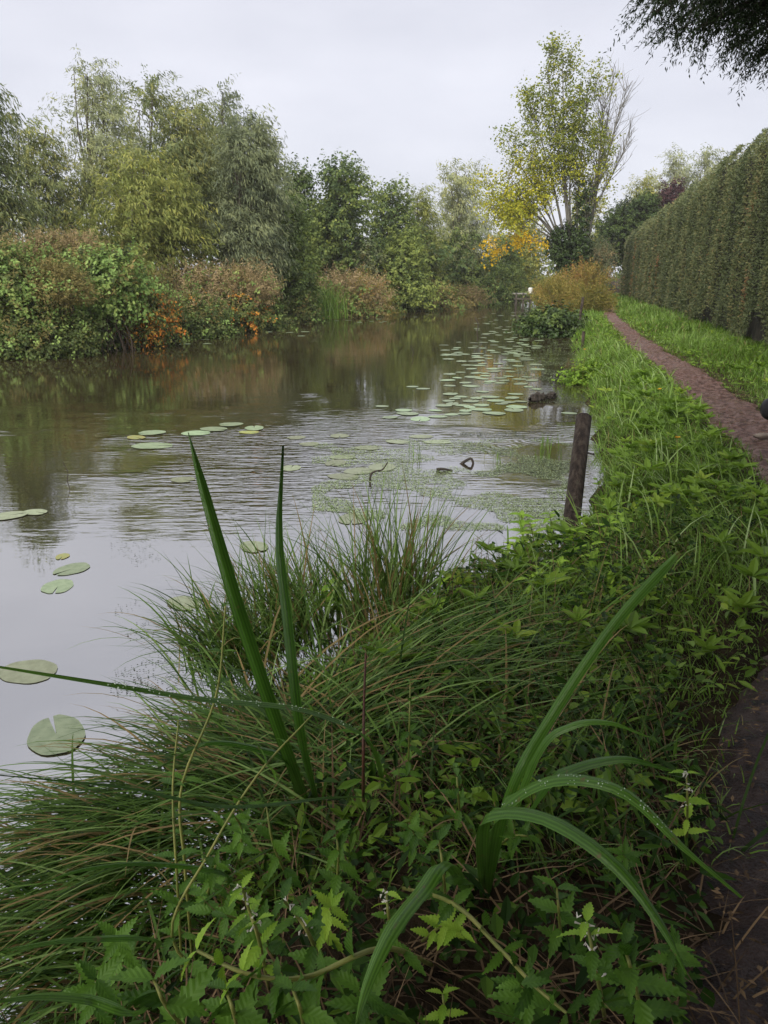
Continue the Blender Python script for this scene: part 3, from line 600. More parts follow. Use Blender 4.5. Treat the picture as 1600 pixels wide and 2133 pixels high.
# tall reed grass at the far waterline
def reed(label, px, py, Y, n, L, seed, mat='grass'):
    rng = np.random.default_rng(seed); c = at_y(px, py, Y)
    b = np.stack([c[0] + rng.normal(0, .45, n), Y + rng.normal(0, .3, n), np.full(n, .02)], -1)
    T = thing('reed_tuft', label, 'reeds', (c[0], Y, 0), 'reeds at the far waterline')
    V, Q, t = blades(b, rng.uniform(0, 6.28, n), L * rng.uniform(.6, 1.1, n), np.full(n, .03), rng.uniform(0, .3, n), rng.uniform(.3, 1.2, n), 5, np.clip(rng.normal(.5, .2, n), .2, 1), rng)
    part('blades', V, Q, M[mat], T, t)
reed('tall green grass tuft at the waterline right of the ivy-clad tree', 668, 655, 35.3, 420, 1.7, 80)
reed('pale grass tuft at the waterline below the small dark tree', 865, 640, 46.8, 260, 1.7, 81)

# tall multi-stemmed poplar ----------------------------------------------------
def branchy(rng, A, a, d, L, r, lvl, ends, up=.25, split=3, wig=.16):
    n = 6; P = [np.array(a, float)]; dd = unit(np.array(d, float))
    for i in range(n):
        dd = unit(dd + rng.normal(0, wig, 3) * .5 + np.array([0, 0, up * .3])); P.append(P[-1] + dd * L / n)
    V, Q = tube(np.array(P), np.linspace(r, r * .45, n + 1), 5 if lvl < 2 else 4); A.add(V, Q)
    ends.append((P[-1], dd, lvl)); ends.append((P[n // 2 + 1], dd, lvl))
    if lvl == 0: return
    for k in range(split + (lvl > 1)):
        i = int(rng.integers(2, n + 1)); sd = unit(np.cross(dd, rng.normal(0, 1, 3)))
        branchy(rng, A, P[i], dd * .75 + sd * rng.uniform(.35, .7), L * rng.uniform(.42, .66), r * .5, lvl - 1, ends, up, split, wig)
def poplar():
    rng = np.random.default_rng(90); Y = 45.
    b = at_y(1185, 560, Y); gz0 = float(gz(b[0], Y))
    T = thing('poplar_tree', 'tall many-stemmed poplar with green top and yellow lower leaves on an ivy-clad stump', 'tree', (b[0], Y, gz0))
    A = Acc(); ends = []; base = np.array([b[0], Y, gz0])
    V, Q = limb(rng, base - [0, 0, .2], at_y(1195, 505, Y), .55, .5, 6); A.add(V, Q)
    stems = [((1190, 505), (1172, 140), .13), ((1200, 505), (1225, 190), .11), ((1178, 505), (1110, 230), .11), ((1186, 505), (1140, 150), .1),
             ((1170, 508), (1075, 330), .09), ((1206, 505), (1250, 330), .08), ((1192, 505), (1195, 250), .09)]
    le = []
    for k, (p, q, r) in enumerate(stems):
        a = at_y(*p, Y); e = at_y(*q, Y + rng.uniform(-1.2, 1.2)); L = np.linalg.norm(e - a)
        P = curve([a, a + (e - a) * .4 + np.array([rng.uniform(-.2, .2), 0, .1 * L * (abs(e[0] - a[0]) > 2)]), e], 14)
        V, Q = tube(P, np.linspace(r * .7, .018, 14), 6); A.add(V, Q)
        for i in range(4, 14):
            for q2 in range(2):
                ends = []
                sd = rnd_dir(rng, 1)[0]; sd[2] = abs(sd[2]) * .6 + .25
                branchy(rng, A, P[i], sd + unit(e - a) * .7, rng.uniform(.9, 1.6) * (1.15 - .4 * i / 14), .02, 1, ends, .2)
                if i >= 5 or k in (4, 7): le += [(x[0], x[1], k) for x in ends]
    low = []
    for (q, r, g_) in [((1040, 520), .07, 1), ((1060, 470), .06, 0), ((1085, 430), .06, 0), ((1040, 390), .06, 0), ((1105, 495), .05, 1), ((1060, 375), .06, 0), ((1110, 350), .06, 0), ((1050, 435), .05, 0), ((1110, 410), .05, 0)]:
        a = at_y(1170, 512, Y); e = at_y(*q, Y - rng.uniform(.5, 2)); P = curve([a, a + (e - a) * .5 + [0, 0, .35], e], 12)
        V, Q = tube(P, np.linspace(r, .012, 12), 5); A.add(V, Q)
        for i in range(8 if g_ else 5, 12):
            ends = []
            branchy(rng, A, P[i], unit(e - a) + rnd_dir(rng, 1)[0] * .9, .55 if g_ else .9, .014, 1, ends, 0)
            low += [(x[0], x[1], g_) for x in ends]
    A.part('trunk', M['bark_pale'], T, True)
    def foliage(pts, n_each, mat, nm, sp=.45, t0=.0):
        o = np.array([p[0] for p in pts]); d = np.array([p[1] for p in pts])
        o = np.repeat(o, n_each, 0) + rng.normal(0, .2, (len(o) * n_each, 3)); d = np.repeat(d, n_each, 0) + rng.normal(0, .6, (len(d) * n_each, 3))
        tn = np.clip(rng.normal(.42 + t0, .2, len(o)), 0, 1)
        V, Q, t = sprays(rng, o, d, rng.uniform(.3, .7, len(o)), 6, .125, .115, .15, .9, tn, .14, .3)
        part(nm, V, Q, M[mat], T, t)
    zcut = at_y(1100, 330, Y)[2]
    up = [p for p in le if p[0][2] > zcut + rng.normal(0, .5)]; lo = [p for p in le if p not in up] if False else [p for p in le if p[0][2] <= zcut]
    foliage(up, 3, 'poplar', 'crown', t0=.08)
    foliage(lo, 2, 'poplar_yellow', 'crown', t0=-.25)
    foliage([p for p in low if p[2] == 0], 3, 'poplar_yellow', 'crown', t0=.0)
    foliage([p for p in low if p[2] == 1], 2, 'gold', 'crown')
    # ivy mantle on the stump
    cl = []
    for k in range(12):
        c = at_y(1190 + rng.uniform(-32, 32), rng.uniform(480, 580), Y - .3); cl.append((c[0], c[1], c[2], rng.uniform(.45, .8)))
    for k in range(6):
        c = at_y(1205 + k * 3, 500 - k * 22, Y - .1); cl.append((c[0], c[1], c[2], .35))
    crown_mesh(rng, cl, 1500, KIND['dense'], size=1.2).part('ivy', M['ivy'], T)
poplar()
def bare_tree():
    rng = np.random.default_rng(95); Y = 46.5
    a = at_y(1205, 560, Y); g0 = float(gz(a[0], Y)); a[2] = g0 - .1
    T = thing('bare_tree', 'leafless grey tree with fine upswept twigs right of the tall poplar', 'tree', (a[0], Y, g0))
    A = Acc(); ends = []
    for (p, q, r) in [((1205, 560), (1278, 165), .11), ((1235, 420), (1300, 190), .05), ((1240, 400), (1255, 220), .05), ((1228, 450), (1310, 290), .05), ((1232, 430), (1262, 190), .045)]:
        s = at_y(*p, Y) if p[1] < 550 else a; e = at_y(*q, Y + rng.uniform(-.8, .8))
        P = curve([s, s + (e - s) * .5 + [0.1, 0, 0], e], 14); V, Q = tube(P, np.linspace(r, .012, 14), 6); A.add(V, Q)
        for i in range(4, 14):
            for k in range(3):
                sd = rnd_dir(rng, 1)[0]; sd[2] = abs(sd[2]) * .5 + .3
                branchy(rng, A, P[i], sd * .8 + unit(e - s) * .8, rng.uniform(.8, 1.8) * (1.2 - .5 * i / 14), .018, 1, ends, .2)
    A.part('trunk', M['bark_pale'], T, True)
bare_tree()

# ------------------------------------------------------------------ clipped hedge
HX = lambda y: 7.35 + .225 * (np.asarray(y, float) - 14.9)
HDIR = unit(np.array([.225, 1, 0])); HN = np.array([-HDIR[1], HDIR[0], 0])
def hedge(name, label, y0, y1, ztop, thick, n_l, seed, brown=0., off=0., gap=True):
    rng = np.random.default_rng(seed)
    c = np.array([HX((y0 + y1) / 2) + off, (y0 + y1) / 2, .42]); T = thing(name, label, 'hedge', c)
    def top(y): return ztop + .08 * np.sin(y * .9) + .06 * np.sin(y * 2.7 + 1) + np.interp(y, [12, 30, 55], [.62, .3, 0])
    rn = np.random.default_rng(seed + 9); gk = np.arange(y0 - 3, y1 + 3, .16); gv = rn.normal(0, 1, len(gk)); gk2 = np.arange(y0 - 3, y1 + 3, .55); gv2 = rn.normal(0, 1, len(gk2)); gv3 = rn.normal(0, 1, len(gk2))
    cuts = np.cumsum(rn.uniform(.5, 1.5, 120)) + y0 - 4; cutid = np.arange(120.)
    n1 = lambda q: np.interp(q, gk, gv)
    n2_ = lambda q: np.interp(q, gk2, gv2)
    n3_ = lambda q: np.interp(q, gk2, gv3)
    def front(y, z):  # furrowed face: one bulge per hedge plant
        ph = np.interp(y + .08 * np.sin(z * 1.4 + y), cuts, cutid) % 1.0
        bul = .10 * np.sin(math.pi * ph) ** .6 + .028 * n1(y + .05 * np.sin(z * 1.7))  + .05 * np.sin(z * 2.2 + y * 1.9) + .05 * np.sin(y * 4.3 - z * 1.2) + .03 * np.sin(z * 5.1 + y * 6.7) * np.sin(y * 3.3 + z * 2)
        rd = np.clip((z - (top(y) - .7)) / .7, 0, 1)
        return .6 * bul - .32 * rd ** 2.2
    # core
    ys = np.linspace(y0, y1, int((y1 - y0) * 5) + 2); zs = np.linspace(.75, 1, 14)
    zz = np.linspace(0, 1, 16)
    Yg = np.repeat(ys[:, None], 16, 1); Zg = .55 + (top(Yg) - .25 - .55) * zz[None, :]
    fr = front(Yg, Zg) - .16
    Xf = HX(Yg) + off - fr; Vf = np.stack([Xf, Yg, Zg], -1); Vb = np.stack([HX(Yg) + off + thick + 0 * fr, Yg, Zg], -1)
    V = np.concatenate([Vf, Vb[:, ::-1]], 1); m = 32
    ii = (np.arange(len(ys) - 1)[:, None] * m + np.arange(m)[None, :]); jj = (np.arange(len(ys) - 1)[:, None] * m + (np.arange(m) + 1)[None, :] % m)
    Q = np.stack([ii, jj, jj + m, ii + m], -1).reshape(-1, 4)
    # closed ends: strips joining front and back at both ends
    e0 = [[i, i + 1, m - 2 - i, m - 1 - i] for i in range(15)]; bse = (len(ys) - 1) * m
    Q = np.concatenate([Q, np.array(e0), np.array(e0) + bse])
    part('core', V.reshape(-1, 3), Q, M['hedge_core'], T)
    # stems at the foot
    A = Acc()
    for y in np.arange(y0 + .4, min(y1, 45), .85):
        yj = y + rng.uniform(-.2, .2); x = HX(yj) + off + .45 + rng.uniform(-.1, .2)
        V, Q = limb(rng, (x, yj, .3), (x + rng.uniform(-.1, .1), yj, 1.4), .05, .035, 4); A.add(V, Q)
    if A.n: A.part('stem', M['bark_dark'], T, True)
    # leaf sprays
    def put(n, y, z, nrm_out, pos, wsz):
        d = np.stack([rng.normal(0, .8, n), rng.normal(0, .8, n), rng.normal(.1, 1.0, n)], -1) + nrm_out * .6
        nr = rng.normal(0, .6, (n, 3)) + nrm_out * .6; nr[:, 2] += .4
        col = .40 + .09 * n1(y + .06 * np.sin(z * 2.1)) + .08 * n2_(y + .1 * z) + .06 * np.sin(y * 2.1 + z * .5) + .06 * np.sin(z * 3.1 + y * 7)
        st = .45 * n1(y + .1 * np.sin(z * 1.3 + y)) * (.7 + .3 * np.sin(z * 2.9 + y * 3.1)) + .3 * n3_(y)
        dead = np.clip((st - .55) * 2.0, 0, 1) * np.clip(1.3 - np.abs(z - 1.9) * .55, 0, 1)
        t = np.clip(col + rng.normal(0, .14, n) + dead * .65 + brown, 0, 1)
        return leaves(pos, d, nr, .068 * wsz * rng.uniform(.45, 1.5, n), .028 * wsz * rng.uniform(.7, 1.2, n), t)
    A = Acc()
    u = rng.uniform(0, 1, n_l); y = y0 + (y1 - y0) * u ** 1.75 if y1 - y0 > 10 else y0 + (y1 - y0) * u
    zl = .62 + .14 * np.sin(y * 1.7) + .10 * np.sin(y * 4.9)
    if gap: zl = zl + .75 * np.exp(-((y - 21.5) / .55) ** 2) + .55 * np.exp(-((y - 16.1) / .5) ** 2) + 1.6 * np.exp(-((y - 32.5) / .22) ** 2)
    z = zl + (top(y) - zl) * rng.uniform(0, 1, n_l) ** .95
    f = front(y, z) + rng.normal(0, .035, n_l) + .03
    pos = np.stack([HX(y) + off - f, y, z], -1); ws = np.interp(y, [8, 20, 35, 60], [.8, 1, 1.5, 2.1])
    A.add(*put(n_l, y, z, HN, pos, ws))
    n2 = n_l // 8; u = rng.uniform(0, 1, n2); y = y0 + (y1 - y0) * u ** 1.4; q = rng.uniform(0, 1, n2)
    z = top(y) - .12 + rng.normal(0, .05, n2) - .2 * (np.abs(q - .5) * 2) ** 4
    pos = np.stack([HX(y) + off + .3 + q * (thick - .3), y, z], -1)
    A.add(*put(n2, y, z, np.array([0, 0, 1.]), pos, np.interp(y, [8, 20, 35, 60], [.9, 1.1, 1.5, 2.1])))
    for ye, sg in ((y0, -1), (y1, 1)):
        n3 = n_l // 16; q = rng.uniform(0, 1, n3); z = .8 + (ztop - .9) * rng.uniform(0, 1, n3)
        yy_ = np.full(n3, ye) + sg * .06
        pos = np.stack([HX(yy_) + off + q * thick - .1, yy_ + rng.normal(0, .04, n3), z], -1)
        A.add(*put(n3, yy_, z, HDIR * sg, pos, 1.6 if ye > 30 else 1.))
    A.part('foliage', M['hedge'], T)
    return T
hedge('conifer_hedge', 'tall clipped conifer hedge running along the right of the path', 11.5, 55, 4.45, 1.7, 130000, 101)
hedge('conifer_hedge', 'short brown hedge end beyond the long hedge', 57.5, 60, 3.4, 1.5, 1800, 102, brown=.25, gap=False, off=.3)

# ------------------------------------------------------------------ overhanging conifer
def conifer():
    rng = np.random.default_rng(110)
    B = np.array([4.5, 3.4, .42])
    T = thing('cypress_tree', 'dark cypress whose drooping branches hang in at the top right', 'tree', B)
    A = Acc(); V, Q = limb(rng, B - [0, 0, .2], B + [.1, .2, 12], .28, .04, 10, 0, .01); A.add(V, Q)
    F = Acc()
    def bough(a, e, n_f, sag=.12, fl=.42, nl=22, lw=(.030, .0080)):
        a, e = np.array(a, float), np.array(e, float); L = np.linalg.norm(e - a)
        P = curve([a, a + (e - a) * .5 + [0, 0, sag * L], e], 12); V, Q = tube(P, np.linspace(.045, .008, 12), 5); A.add(V, Q)
        s = rng.uniform(.12, 1, n_f) ** .8; idx = np.clip((s * 11).astype(int), 0, 10)
        o = P[idx] + (P[idx + 1] - P[idx]) * rng.uniform(0, 1, n_f)[:, None]
        o = o + rng.normal(0, 1, (n_f, 3)) * np.array([.16, .16, .10]) * (1.15 - s)[:, None]
        d = unit(e - a) * .6 + rng.normal(0, .55, (n_f, 3)); d[:, 2] -= .25
        tn = np.clip(rng.normal(.45, .2, n_f), 0, 1)
        if nl >= 20:
            for k in range(0, n_f, 3):
                u_ = unit(d[k]); sgm = np.linspace(0, 1, 4)[:, None] * fl; Pt = o[k] + u_ * sgm; Pt[:, 2] -= .3 * sgm[:, 0] ** 2 / fl
                V, Q = tube(Pt, [.0035, .003, .002, .001], 3); A.add(V, Q)
        V, Q, t = sprays(rng, o, d, fl * rng.uniform(.6, 1.2, n_f), nl, lw[0], lw[1], .3 if nl >= 20 else .45, .7 if nl >= 20 else .45, tn, .03, .12)
        if nl < 20:      # broad inner sprays stop short of the edge of the crown that shows
            c = V.reshape(-1, 4, 3).mean(1) - np.array([0, 0, CAMZ]); dep = c[:, 1] * CP - c[:, 2] * SP
            sx = 800 + FPX * c[:, 0] / np.maximum(dep, .05); sy = 1066.5 - FPX * (c[:, 1] * SP + c[:, 2] * CP) / np.maximum(dep, .05)
            k_ = ~((dep > .2) & (sx > -150) & (sx < 1750) & (sy > -150)); V = V.reshape(-1, 4, 3)[k_].reshape(-1, 3); t = t.reshape(-1, 4)[k_].ravel(); Q = np.arange(len(V)).reshape(-1, 4)
        F.add(V, Q, t)
    # boughs in view
    for (px, py, Y, n) in [(1330, 15, 5.2, 260), (1350, 55, 5.0, 260), (1400, 70, 5.2, 280), (1450, 85, 4.9, 280), (1400, 0, 4.7, 280), (1510, 130, 5.5, 170), (1555, 150, 5.4, 200),
                           (1560, 40, 4.8, 300), (1470, 20, 5.1, 300), (1520, 75, 5.2, 300), (1520, 0, 5.3, 280), (1610, 100, 5.1, 240), (1375, -40, 5.3, 260), (1450, -50, 4.6, 260), (1590, -20, 5, 260)]:
        e = at_y(px + 12, py - 28, Y); a = B + [.02, .04, e[2] - B[2] + rng.uniform(.25, .7)]
        bough(a, e, int(n * 1.5), fl=.21)
    # the rest of the canopy, over the path and the camera
    for k in range(70):
        z = rng.uniform(3.3, 10.5); az = rng.uniform(0, 2 * math.pi); L = (4.6 - .30 * (z - 3.3)) * rng.uniform(.75, 1.1)
        e = B + [math.sin(az) * L, math.cos(az) * L, z - .42 - .35]
        dv = e - np.array([0, 0, CAMZ]); q = dv[2] / max(dv[1], .01)
        if dv[1] > 0.3 and q < .62 and dv[0] < dv[1] * .8: continue
        bough(B + [0, 0, z - .42], e, 95, .06, .62, 7, (.21, .05))
    for k in range(80):   # long low boughs reaching over the water side of the path
        z = rng.uniform(3.5, 5.8); e = np.array([rng.uniform(-2.4, 2.6), rng.uniform(-6.5, 0.9), 0]); e[2] = max(z, CAMZ + .45 * e[1] + 1.35) + .2
        bough(B + [0, 0, max(z, e[2]) - .3], e, 165, .05, .66, 7, (.25, .075))
    A.part('trunk', M['bark_dark'], T, True); F.part('foliage', M['conifer'], T)
    # unseen second cypress, added behind the viewpoint to shade the near bank
    B = np.array([.9, -3.9, .42]); A = Acc(); F = Acc()
    T = thing('cypress_tree', 'unseen cypress added behind the viewpoint to shade the near bank', 'tree', B)
    V, Q = limb(rng, B - [0, 0, .2], B + [.1, .1, 11], .25, .04, 10, 0, .01); A.add(V, Q)
    for k in range(85):
        z = rng.uniform(1.2, 9.5); az = rng.uniform(0, 2 * math.pi); L = (3.3 - .26 * (z - 1)) * rng.uniform(.8, 1.1)
        bough(B + [0, 0, z - .42], B + [math.sin(az) * L, math.cos(az) * L, z - .75], 95, .06, .7, 9, (.20, .06))
    A.part('trunk', M['bark_dark'], T, True); F.part('foliage', M['conifer'], T)
conifer()

# ------------------------------------------------------------------ grass of the bank and verge
def in_path(x, y, m=.0): return (x > pl(y) + m) & (x < pl(y) + pw(y) - m)
def grass():
    rng = np.random.default_rng(120); A = Acc()
    def zone(y0, y1, dens, Lr, wd, segs, left=True, right=True):
        for side in ((0,) if left else ()) + ((1,) if right else ()):
            n = int(dens * (y1 - y0) * 4.2); y = rng.uniform(y0, y1, n); x = rng.uniform(0, 4.2, n)
            if side == 0:
                x = xr(y) - .06 + x; k = (x < pl(y) + rng.normal(.02, .06, n))
            else:
                x = pl(y) + pw(y) - .06 + rng.normal(0, .04, n) + x; k = (x < HX(y) + .35)
            k &= (x < .54 * y + .7); x, y = x[k], y[k]
            if side == 0:
                nk = (y < 2.4) & (rng.uniform(0, 1, len(y)) < .3); x, y = x[~nk], y[~nk]
            n = len(x); z = gz(x, y) - .01
            lump = .5 + .5 * np.sin(x * 3.1 + 2 * np.sin(y * 1.1)) * np.sin(y * 2.3 + x)
            edge = np.where(side == 0, np.clip((pl(y) - x) / .35, .45, 1), np.clip((x - pl(y) - pw(y)) / .5, .25, 1))
            L = rng.uniform(*Lr, n) * (.6 + .7 * lump) * edge
            tn = np.where(rng.uniform(0, 1, n) < .05, .02, np.clip(rng.normal(.55, .16, n) + .18 * (lump - .5) + .10 * np.sin(y * .8), .18, 1))
            az = rng.uniform(0, 6.28, n)
            if side == 0: az = np.where(rng.uniform(0, 1, n) < .45, rng.normal(-1.5, .7, n), az)   # many blades lean to the water
            A.add(*blades(np.stack([x, y, z], -1), az, L, wd * rng.uniform(.6, 1.3, n), rng.uniform(.05, .6, n), rng.uniform(.3, 1.9, n), segs, tn, rng))
    zone(1.6, 5.5, 1900, (.07, .24), .0056, 4)
    zone(5.5, 11, 1500, (.09, .27), .0080, 4)
    zone(11, 20, 700, (.10, .28), .0125, 3)
    zone(20, 34, 260, (.16, .38), .022, 3)
    zone(34, 58, 90, (.2, .4), .04, 2)
    for (n, ya, yb, ws) in ((420, 3.2, 7, .010), (450, 7, 16, .014)):
        y = rng.uniform(ya, yb, n); x = xr(y) + .05 + rng.uniform(0, 1, n) * (pl(y) - xr(y) - .2)
        A.add(*blades(np.stack([x, y, gz(x, y)], -1), rng.normal(-1.2, 1.3, n), rng.uniform(.25, .5, n), ws * rng.uniform(.6, 1.3, n), rng.uniform(.05, .5, n), rng.uniform(.6, 2.0, n), 5, np.clip(rng.normal(.78, .15, n), .3, 1), rng))
    o = A.part('grass', M['grass']); tag(o, 'wet green grass growing on the bank and along the path', 'grass', kind='stuff')
    # broad weed leaves among the grass
    n = 24000; y = 1.7 + 26 * rng.uniform(0, 1, n) ** 1.6; x = rng.uniform(-.2, 4, n); s = rng.uniform(0, 1, n) < .6
    x = np.where(s, xr(y) + .1 + x, pl(y) + pw(y) + .1 + x)
    k = np.where(s, x < pl(y) - .05, x < HX(y)) & (np.sin(x * 2.3 + y) * np.sin(y * 1.7 - x) > -.25); x, y = x[k], y[k]; n = len(x)
    p = np.stack([x, y, gz(x, y) + rng.uniform(.02, .15, n)], -1)
    d = rng.normal(0, 1, (n, 3)); d[:, 2] = rng.uniform(-.1, .7, n); nr = rng.normal(0, .4, (n, 3)); nr[:, 2] += 1
    sz = np.interp(y, [2, 10, 28], [.055, .08, .09])
    V, Q, t = leaves2(p, d, nr, sz * rng.uniform(.6, 1.5, n), sz * .5 * rng.uniform(.6, 1.2, n), np.clip(rng.normal(.45, .22, n), 0, 1))
    AW = Acc(); AW.add(V, Q, t)
    nr_ = 240; yc = 2.6 + 9 * rng.uniform(0, 1, nr_) ** 1.3; sd_ = rng.uniform(0, 1, nr_) < .65
    xc = np.where(sd_, xr(yc) + .12 + rng.uniform(0, 1, nr_) * np.maximum(pl(yc) - xr(yc) - .25, .1), pl(yc) + pw(yc) + .15 + rng.uniform(0, 1.6, nr_))
    k9 = 9; a9 = (np.arange(k9) / k9 * 6.283)[None, :] + rng.uniform(0, 6, nr_)[:, None]; a9 = a9 + rng.normal(0, .25, a9.shape)
    d9 = np.stack([np.cos(a9), np.sin(a9), rng.uniform(.1, .8, a9.shape)], -1).reshape(-1, 3)
    p9 = np.repeat(np.stack([xc, yc, gz(xc, yc) + rng.uniform(.05, .2, nr_)], -1), k9, 0)
    L9 = np.repeat(np.interp(yc, [2, 10, 20], [.10, .14, .18]) * rng.uniform(.7, 1.2, nr_), k9)
    V, Q, t = leaves2(p9, d9, np.tile([0, 0, 1.], (len(p9), 1)) + rng.normal(0, .25, p9.shape), L9, L9 * .36, np.clip(np.repeat(rng.normal(.5, .2, nr_), k9) + rng.normal(0, .1, len(p9)), 0, 1)); AW.add(V, Q, t)
    V, Q, t = AW.get()
    o = part('ground_weeds', V, Q, M['weed'], None, t); tag(o, 'small broad-leaved weeds mixed into the bank grass', 'weeds', kind='stuff')
    # needle and leaf litter on the path
    n = 16000; y = .6 + 24 * rng.uniform(0, 1, n) ** 1.8; x = pl(y) + pw(y) * rng.uniform(-.05, 1.05, n)
    p = np.stack([x, y, gz(x, y) + .048 + rng.uniform(0, .008, n)], -1); d = rng.normal(0, 1, (n, 3)); d[:, 2] *= .12
    nr = rng.normal(0, .25, (n, 3)); nr[:, 2] += 1
    V, Q, t = leaves(p, d, nr, rng.uniform(.010, .035, n), rng.uniform(.003, .012, n), rng.uniform(0, 1, n) ** 1.5)
    o = part('leaf_litter', V, Q, M['straw'], None, t); tag(o, 'brown needles and leaf litter scattered over the path', 'litter', kind='stuff')
grass()

# ------------------------------------------------------------------ posts, jetty, sticks
def wood_post(name, label, base, top, r, bevel=.012, group=None, n=20, bolt=False):
    base, top = np.array(base, float), np.array(top, float); ax = top - base
    T = thing(name, label, 'post', base, group)
    P = [base - ax * .25, base, base + ax * .33, base + ax * .66, top - unit(ax) * bevel, top - unit(ax) * .002, top]
    V, Q = tube(np.array(P), [r * 1.05, r * 1.03, r, r * .985, r * .97, r * .84, r * .03], n)
    rng = np.random.default_rng(5); V = V + rng.normal(0, r * .012, V.shape)
    part('shaft', V, Q, M['post'], T, None, True)
    if bolt:
        a = base + ax * .62 + np.array([r * .9, 0, 0]); V, Q = tube(np.array([a, a + [.04, -.01, -.008], a + [.055, -.012, -.01], a + [.056, -.012, -.01]]), [.006, .006, .011, .002], 8)
        part('bolt', V, Q, M['bark_dark'], T, None, True)
pb = at_z(1192, 1075, .05); ptp = at_d(1217, 866, 6.35)
wood_post('mooring_post', 'thick dark round wooden post leaning at the water edge', pb, ptp, .065, bolt=True)
wood_post('thin_stake', 'thin dark stake leaning beside the glossy bush down the path', at_y(1203, 690, 24.8), at_y(1215, 619, 25.2), .045, n=8)
wood_post('thin_stake', 'short pale stake at the bank edge beyond the yellow-green shrub', at_y(1212, 745, 19.3), at_y(1216, 690, 19.4), .04, n=8)

M['jetty'] = noise_mat('jetty_wood', [(.3, (.24, .23, .20)), (.7, (.38, .37, .33))], 8, .8, .2)
M['white'] = noise_mat('white_paint', [(.3, (.72, .72, .72)), (.7, (.82, .82, .8))], 8, .6, .05)
M['black'] = noise_mat('black_plastic', [(.3, (.003, .003, .003)), (.7, (.006, .006, .006))], 8, .5, .05)
def box(A, c, s):
    c, s = np.array(c, float), np.array(s, float) / 2
    V = np.array([[x, y, z] for x in (-1, 1) for y in (-1, 1) for z in (-1, 1)]) * s + c
    Q = np.array([[0, 1, 3, 2], [4, 6, 7, 5], [0, 4, 5, 1], [2, 3, 7, 6], [0, 2, 6, 4], [1, 5, 7, 3]]); A.add(V, Q)
def jetty():
    JY = 53.; a = at_y(1068, 612, JY); b = at_y(1122, 612, JY)
    T = thing('jetty', 'small pale wooden landing stage across the far end of the river', 'jetty', ((a[0] + b[0]) / 2, JY, 0))
    L = b[0] - a[0]; cx = (a[0] + b[0]) / 2
    for k in range(9):
        A = Acc(); box(A, (a[0] + L * (k + .5) / 9, JY, .72), (L / 9 - .02, 1.2, .06)); A.part('plank', M['jetty'], T)
    for z in (.4,): A = Acc(); box(A, (cx, JY - .62, z), (L, .06, .1)); A.part('rail', M['bark'], T)
    for k in range(4):
        A = Acc(); box(A, (a[0] + .15 + (L - .3) * k / 3, JY - .54, .1), (.12, .12, 1.3)); A.part('post', M['bark'], T)
    c = at_y(1105, 606, JY - .3)
    A = Acc()
    P = np.array([[c[0], JY - .3, 0.75], [c[0], JY - .3, 0.8], [c[0], JY - .3, 1.02], [c[0], JY - .3, 1.1], [c[0], JY - .3, 1.11]])
    V, Q = tube(P, [.16, .17, .15, .12, .02], 10); A.add(V, Q)
    o = A.part('mooring_bollard', M['white'], None, True); tag(o, 'small white bollard standing on the landing stage', 'bollard')
jetty()
def handle():
    c = at_d(1612, 852, .9)
    T = thing('umbrella_handle', 'black rounded handle end poking in at the right edge', 'handle', c)
    s = np.linspace(0, math.pi, 12); P = np.stack([0 * s, 0 * s, -.0135 * np.cos(s)], -1) + c
    V, Q = tube(P, np.maximum(.0148 * np.sin(s) ** .8, .0004), 16); part('knob', V, Q, M['black'], T, None, True)
    V, Q = tube(np.array([c, c + [.03, 0, .004], c + [.12, 0, .03], c + [.3, -.02, .1]]), [.008, .007, .006, .006], 10); part('shaft', V, Q, M['black'], T, None, True)
handle()

def stick(name, label, pts, r, mat='bark_dark', cat='twig', group='sticks in the water'):
    P = curve(pts, max(6, 4 * len(pts))); T = tube(P, np.linspace(r, r * .5, len(P)), 6)
    o = part(name, T[0], T[1], M[mat], None, None, True); tag(o, label, cat, group)
b = at_z(141, 1002, 0); stick('stick', 'bent dark twig standing alone in the water on the left', [b - [0, 0, .1], b + [0, 0, .02], b + [.012, 0, .085], b + [-.025, 0, .19]], .005)
b = at_z(770, 1003, 0); stick('stick', 'curled dark twig rising from the water above the sedge tips', [b - [0, 0, .1], b + [.01, 0, .06], b + [.06, 0, .1], b + [.12, .02, .11], b + [.17, .02, .18]], .012)
b = at_z(978, 966, 0); stick('stick', 'black hooked stick breaking the duckweed surface', [b + [-.1, 0, -.02], b + [-.04, 0, .03], b + [.02, 0, .05], b + [.05, 0, -.05]], .02)
b = at_z(922, 981, 0); stick('stick', 'short black stub lying in the duckweed left of the hooked stick', [b + [-.06, 0, .012], b + [0, 0, .02], b + [.1, 0, .002]], .02)
b = at_z(858, 742, 0); stick('stick', 'thin forked twig far out in the middle of the river', [b - [0, 0, .1], b + [.03, 0, .1], b + [-.03, 0, .25]], .012)
b = at_z(992, 692, 0); stick('stick', 'thin curved twig standing among the far lily pads', [b - [0, 0, .1], b + [.06, 0, .25], b + [-.06, 0, .5]], .02)
# dark rotten log showing above the surface
def log():
    rng = np.random.default_rng(131); a = at_z(1103, 838, 0); b = at_z(1158, 829, 0)
    T = thing('rotten_log', 'dark rotten log floating by the lily pads near the bank', 'log', (a + b) / 2)
    for p, q, r, nm in ((a, a + (b - a) * .6, .07, 'log_end'), (a + (b - a) * .62, b, .05, 'log_end')):
        P = np.linspace(p, q, 12); P[:, 2] += .03 + .02 * np.sin(np.linspace(0, 3, 12)); rr = r * np.clip(np.sin(np.linspace(.25, 2.9, 12)) ** .5, .2, 1)
        V, Q = tube(P, rr, 12); V = V + rng.normal(0, .012, V.shape); part(nm, V, Q, M['bark_dark'], T)
log()
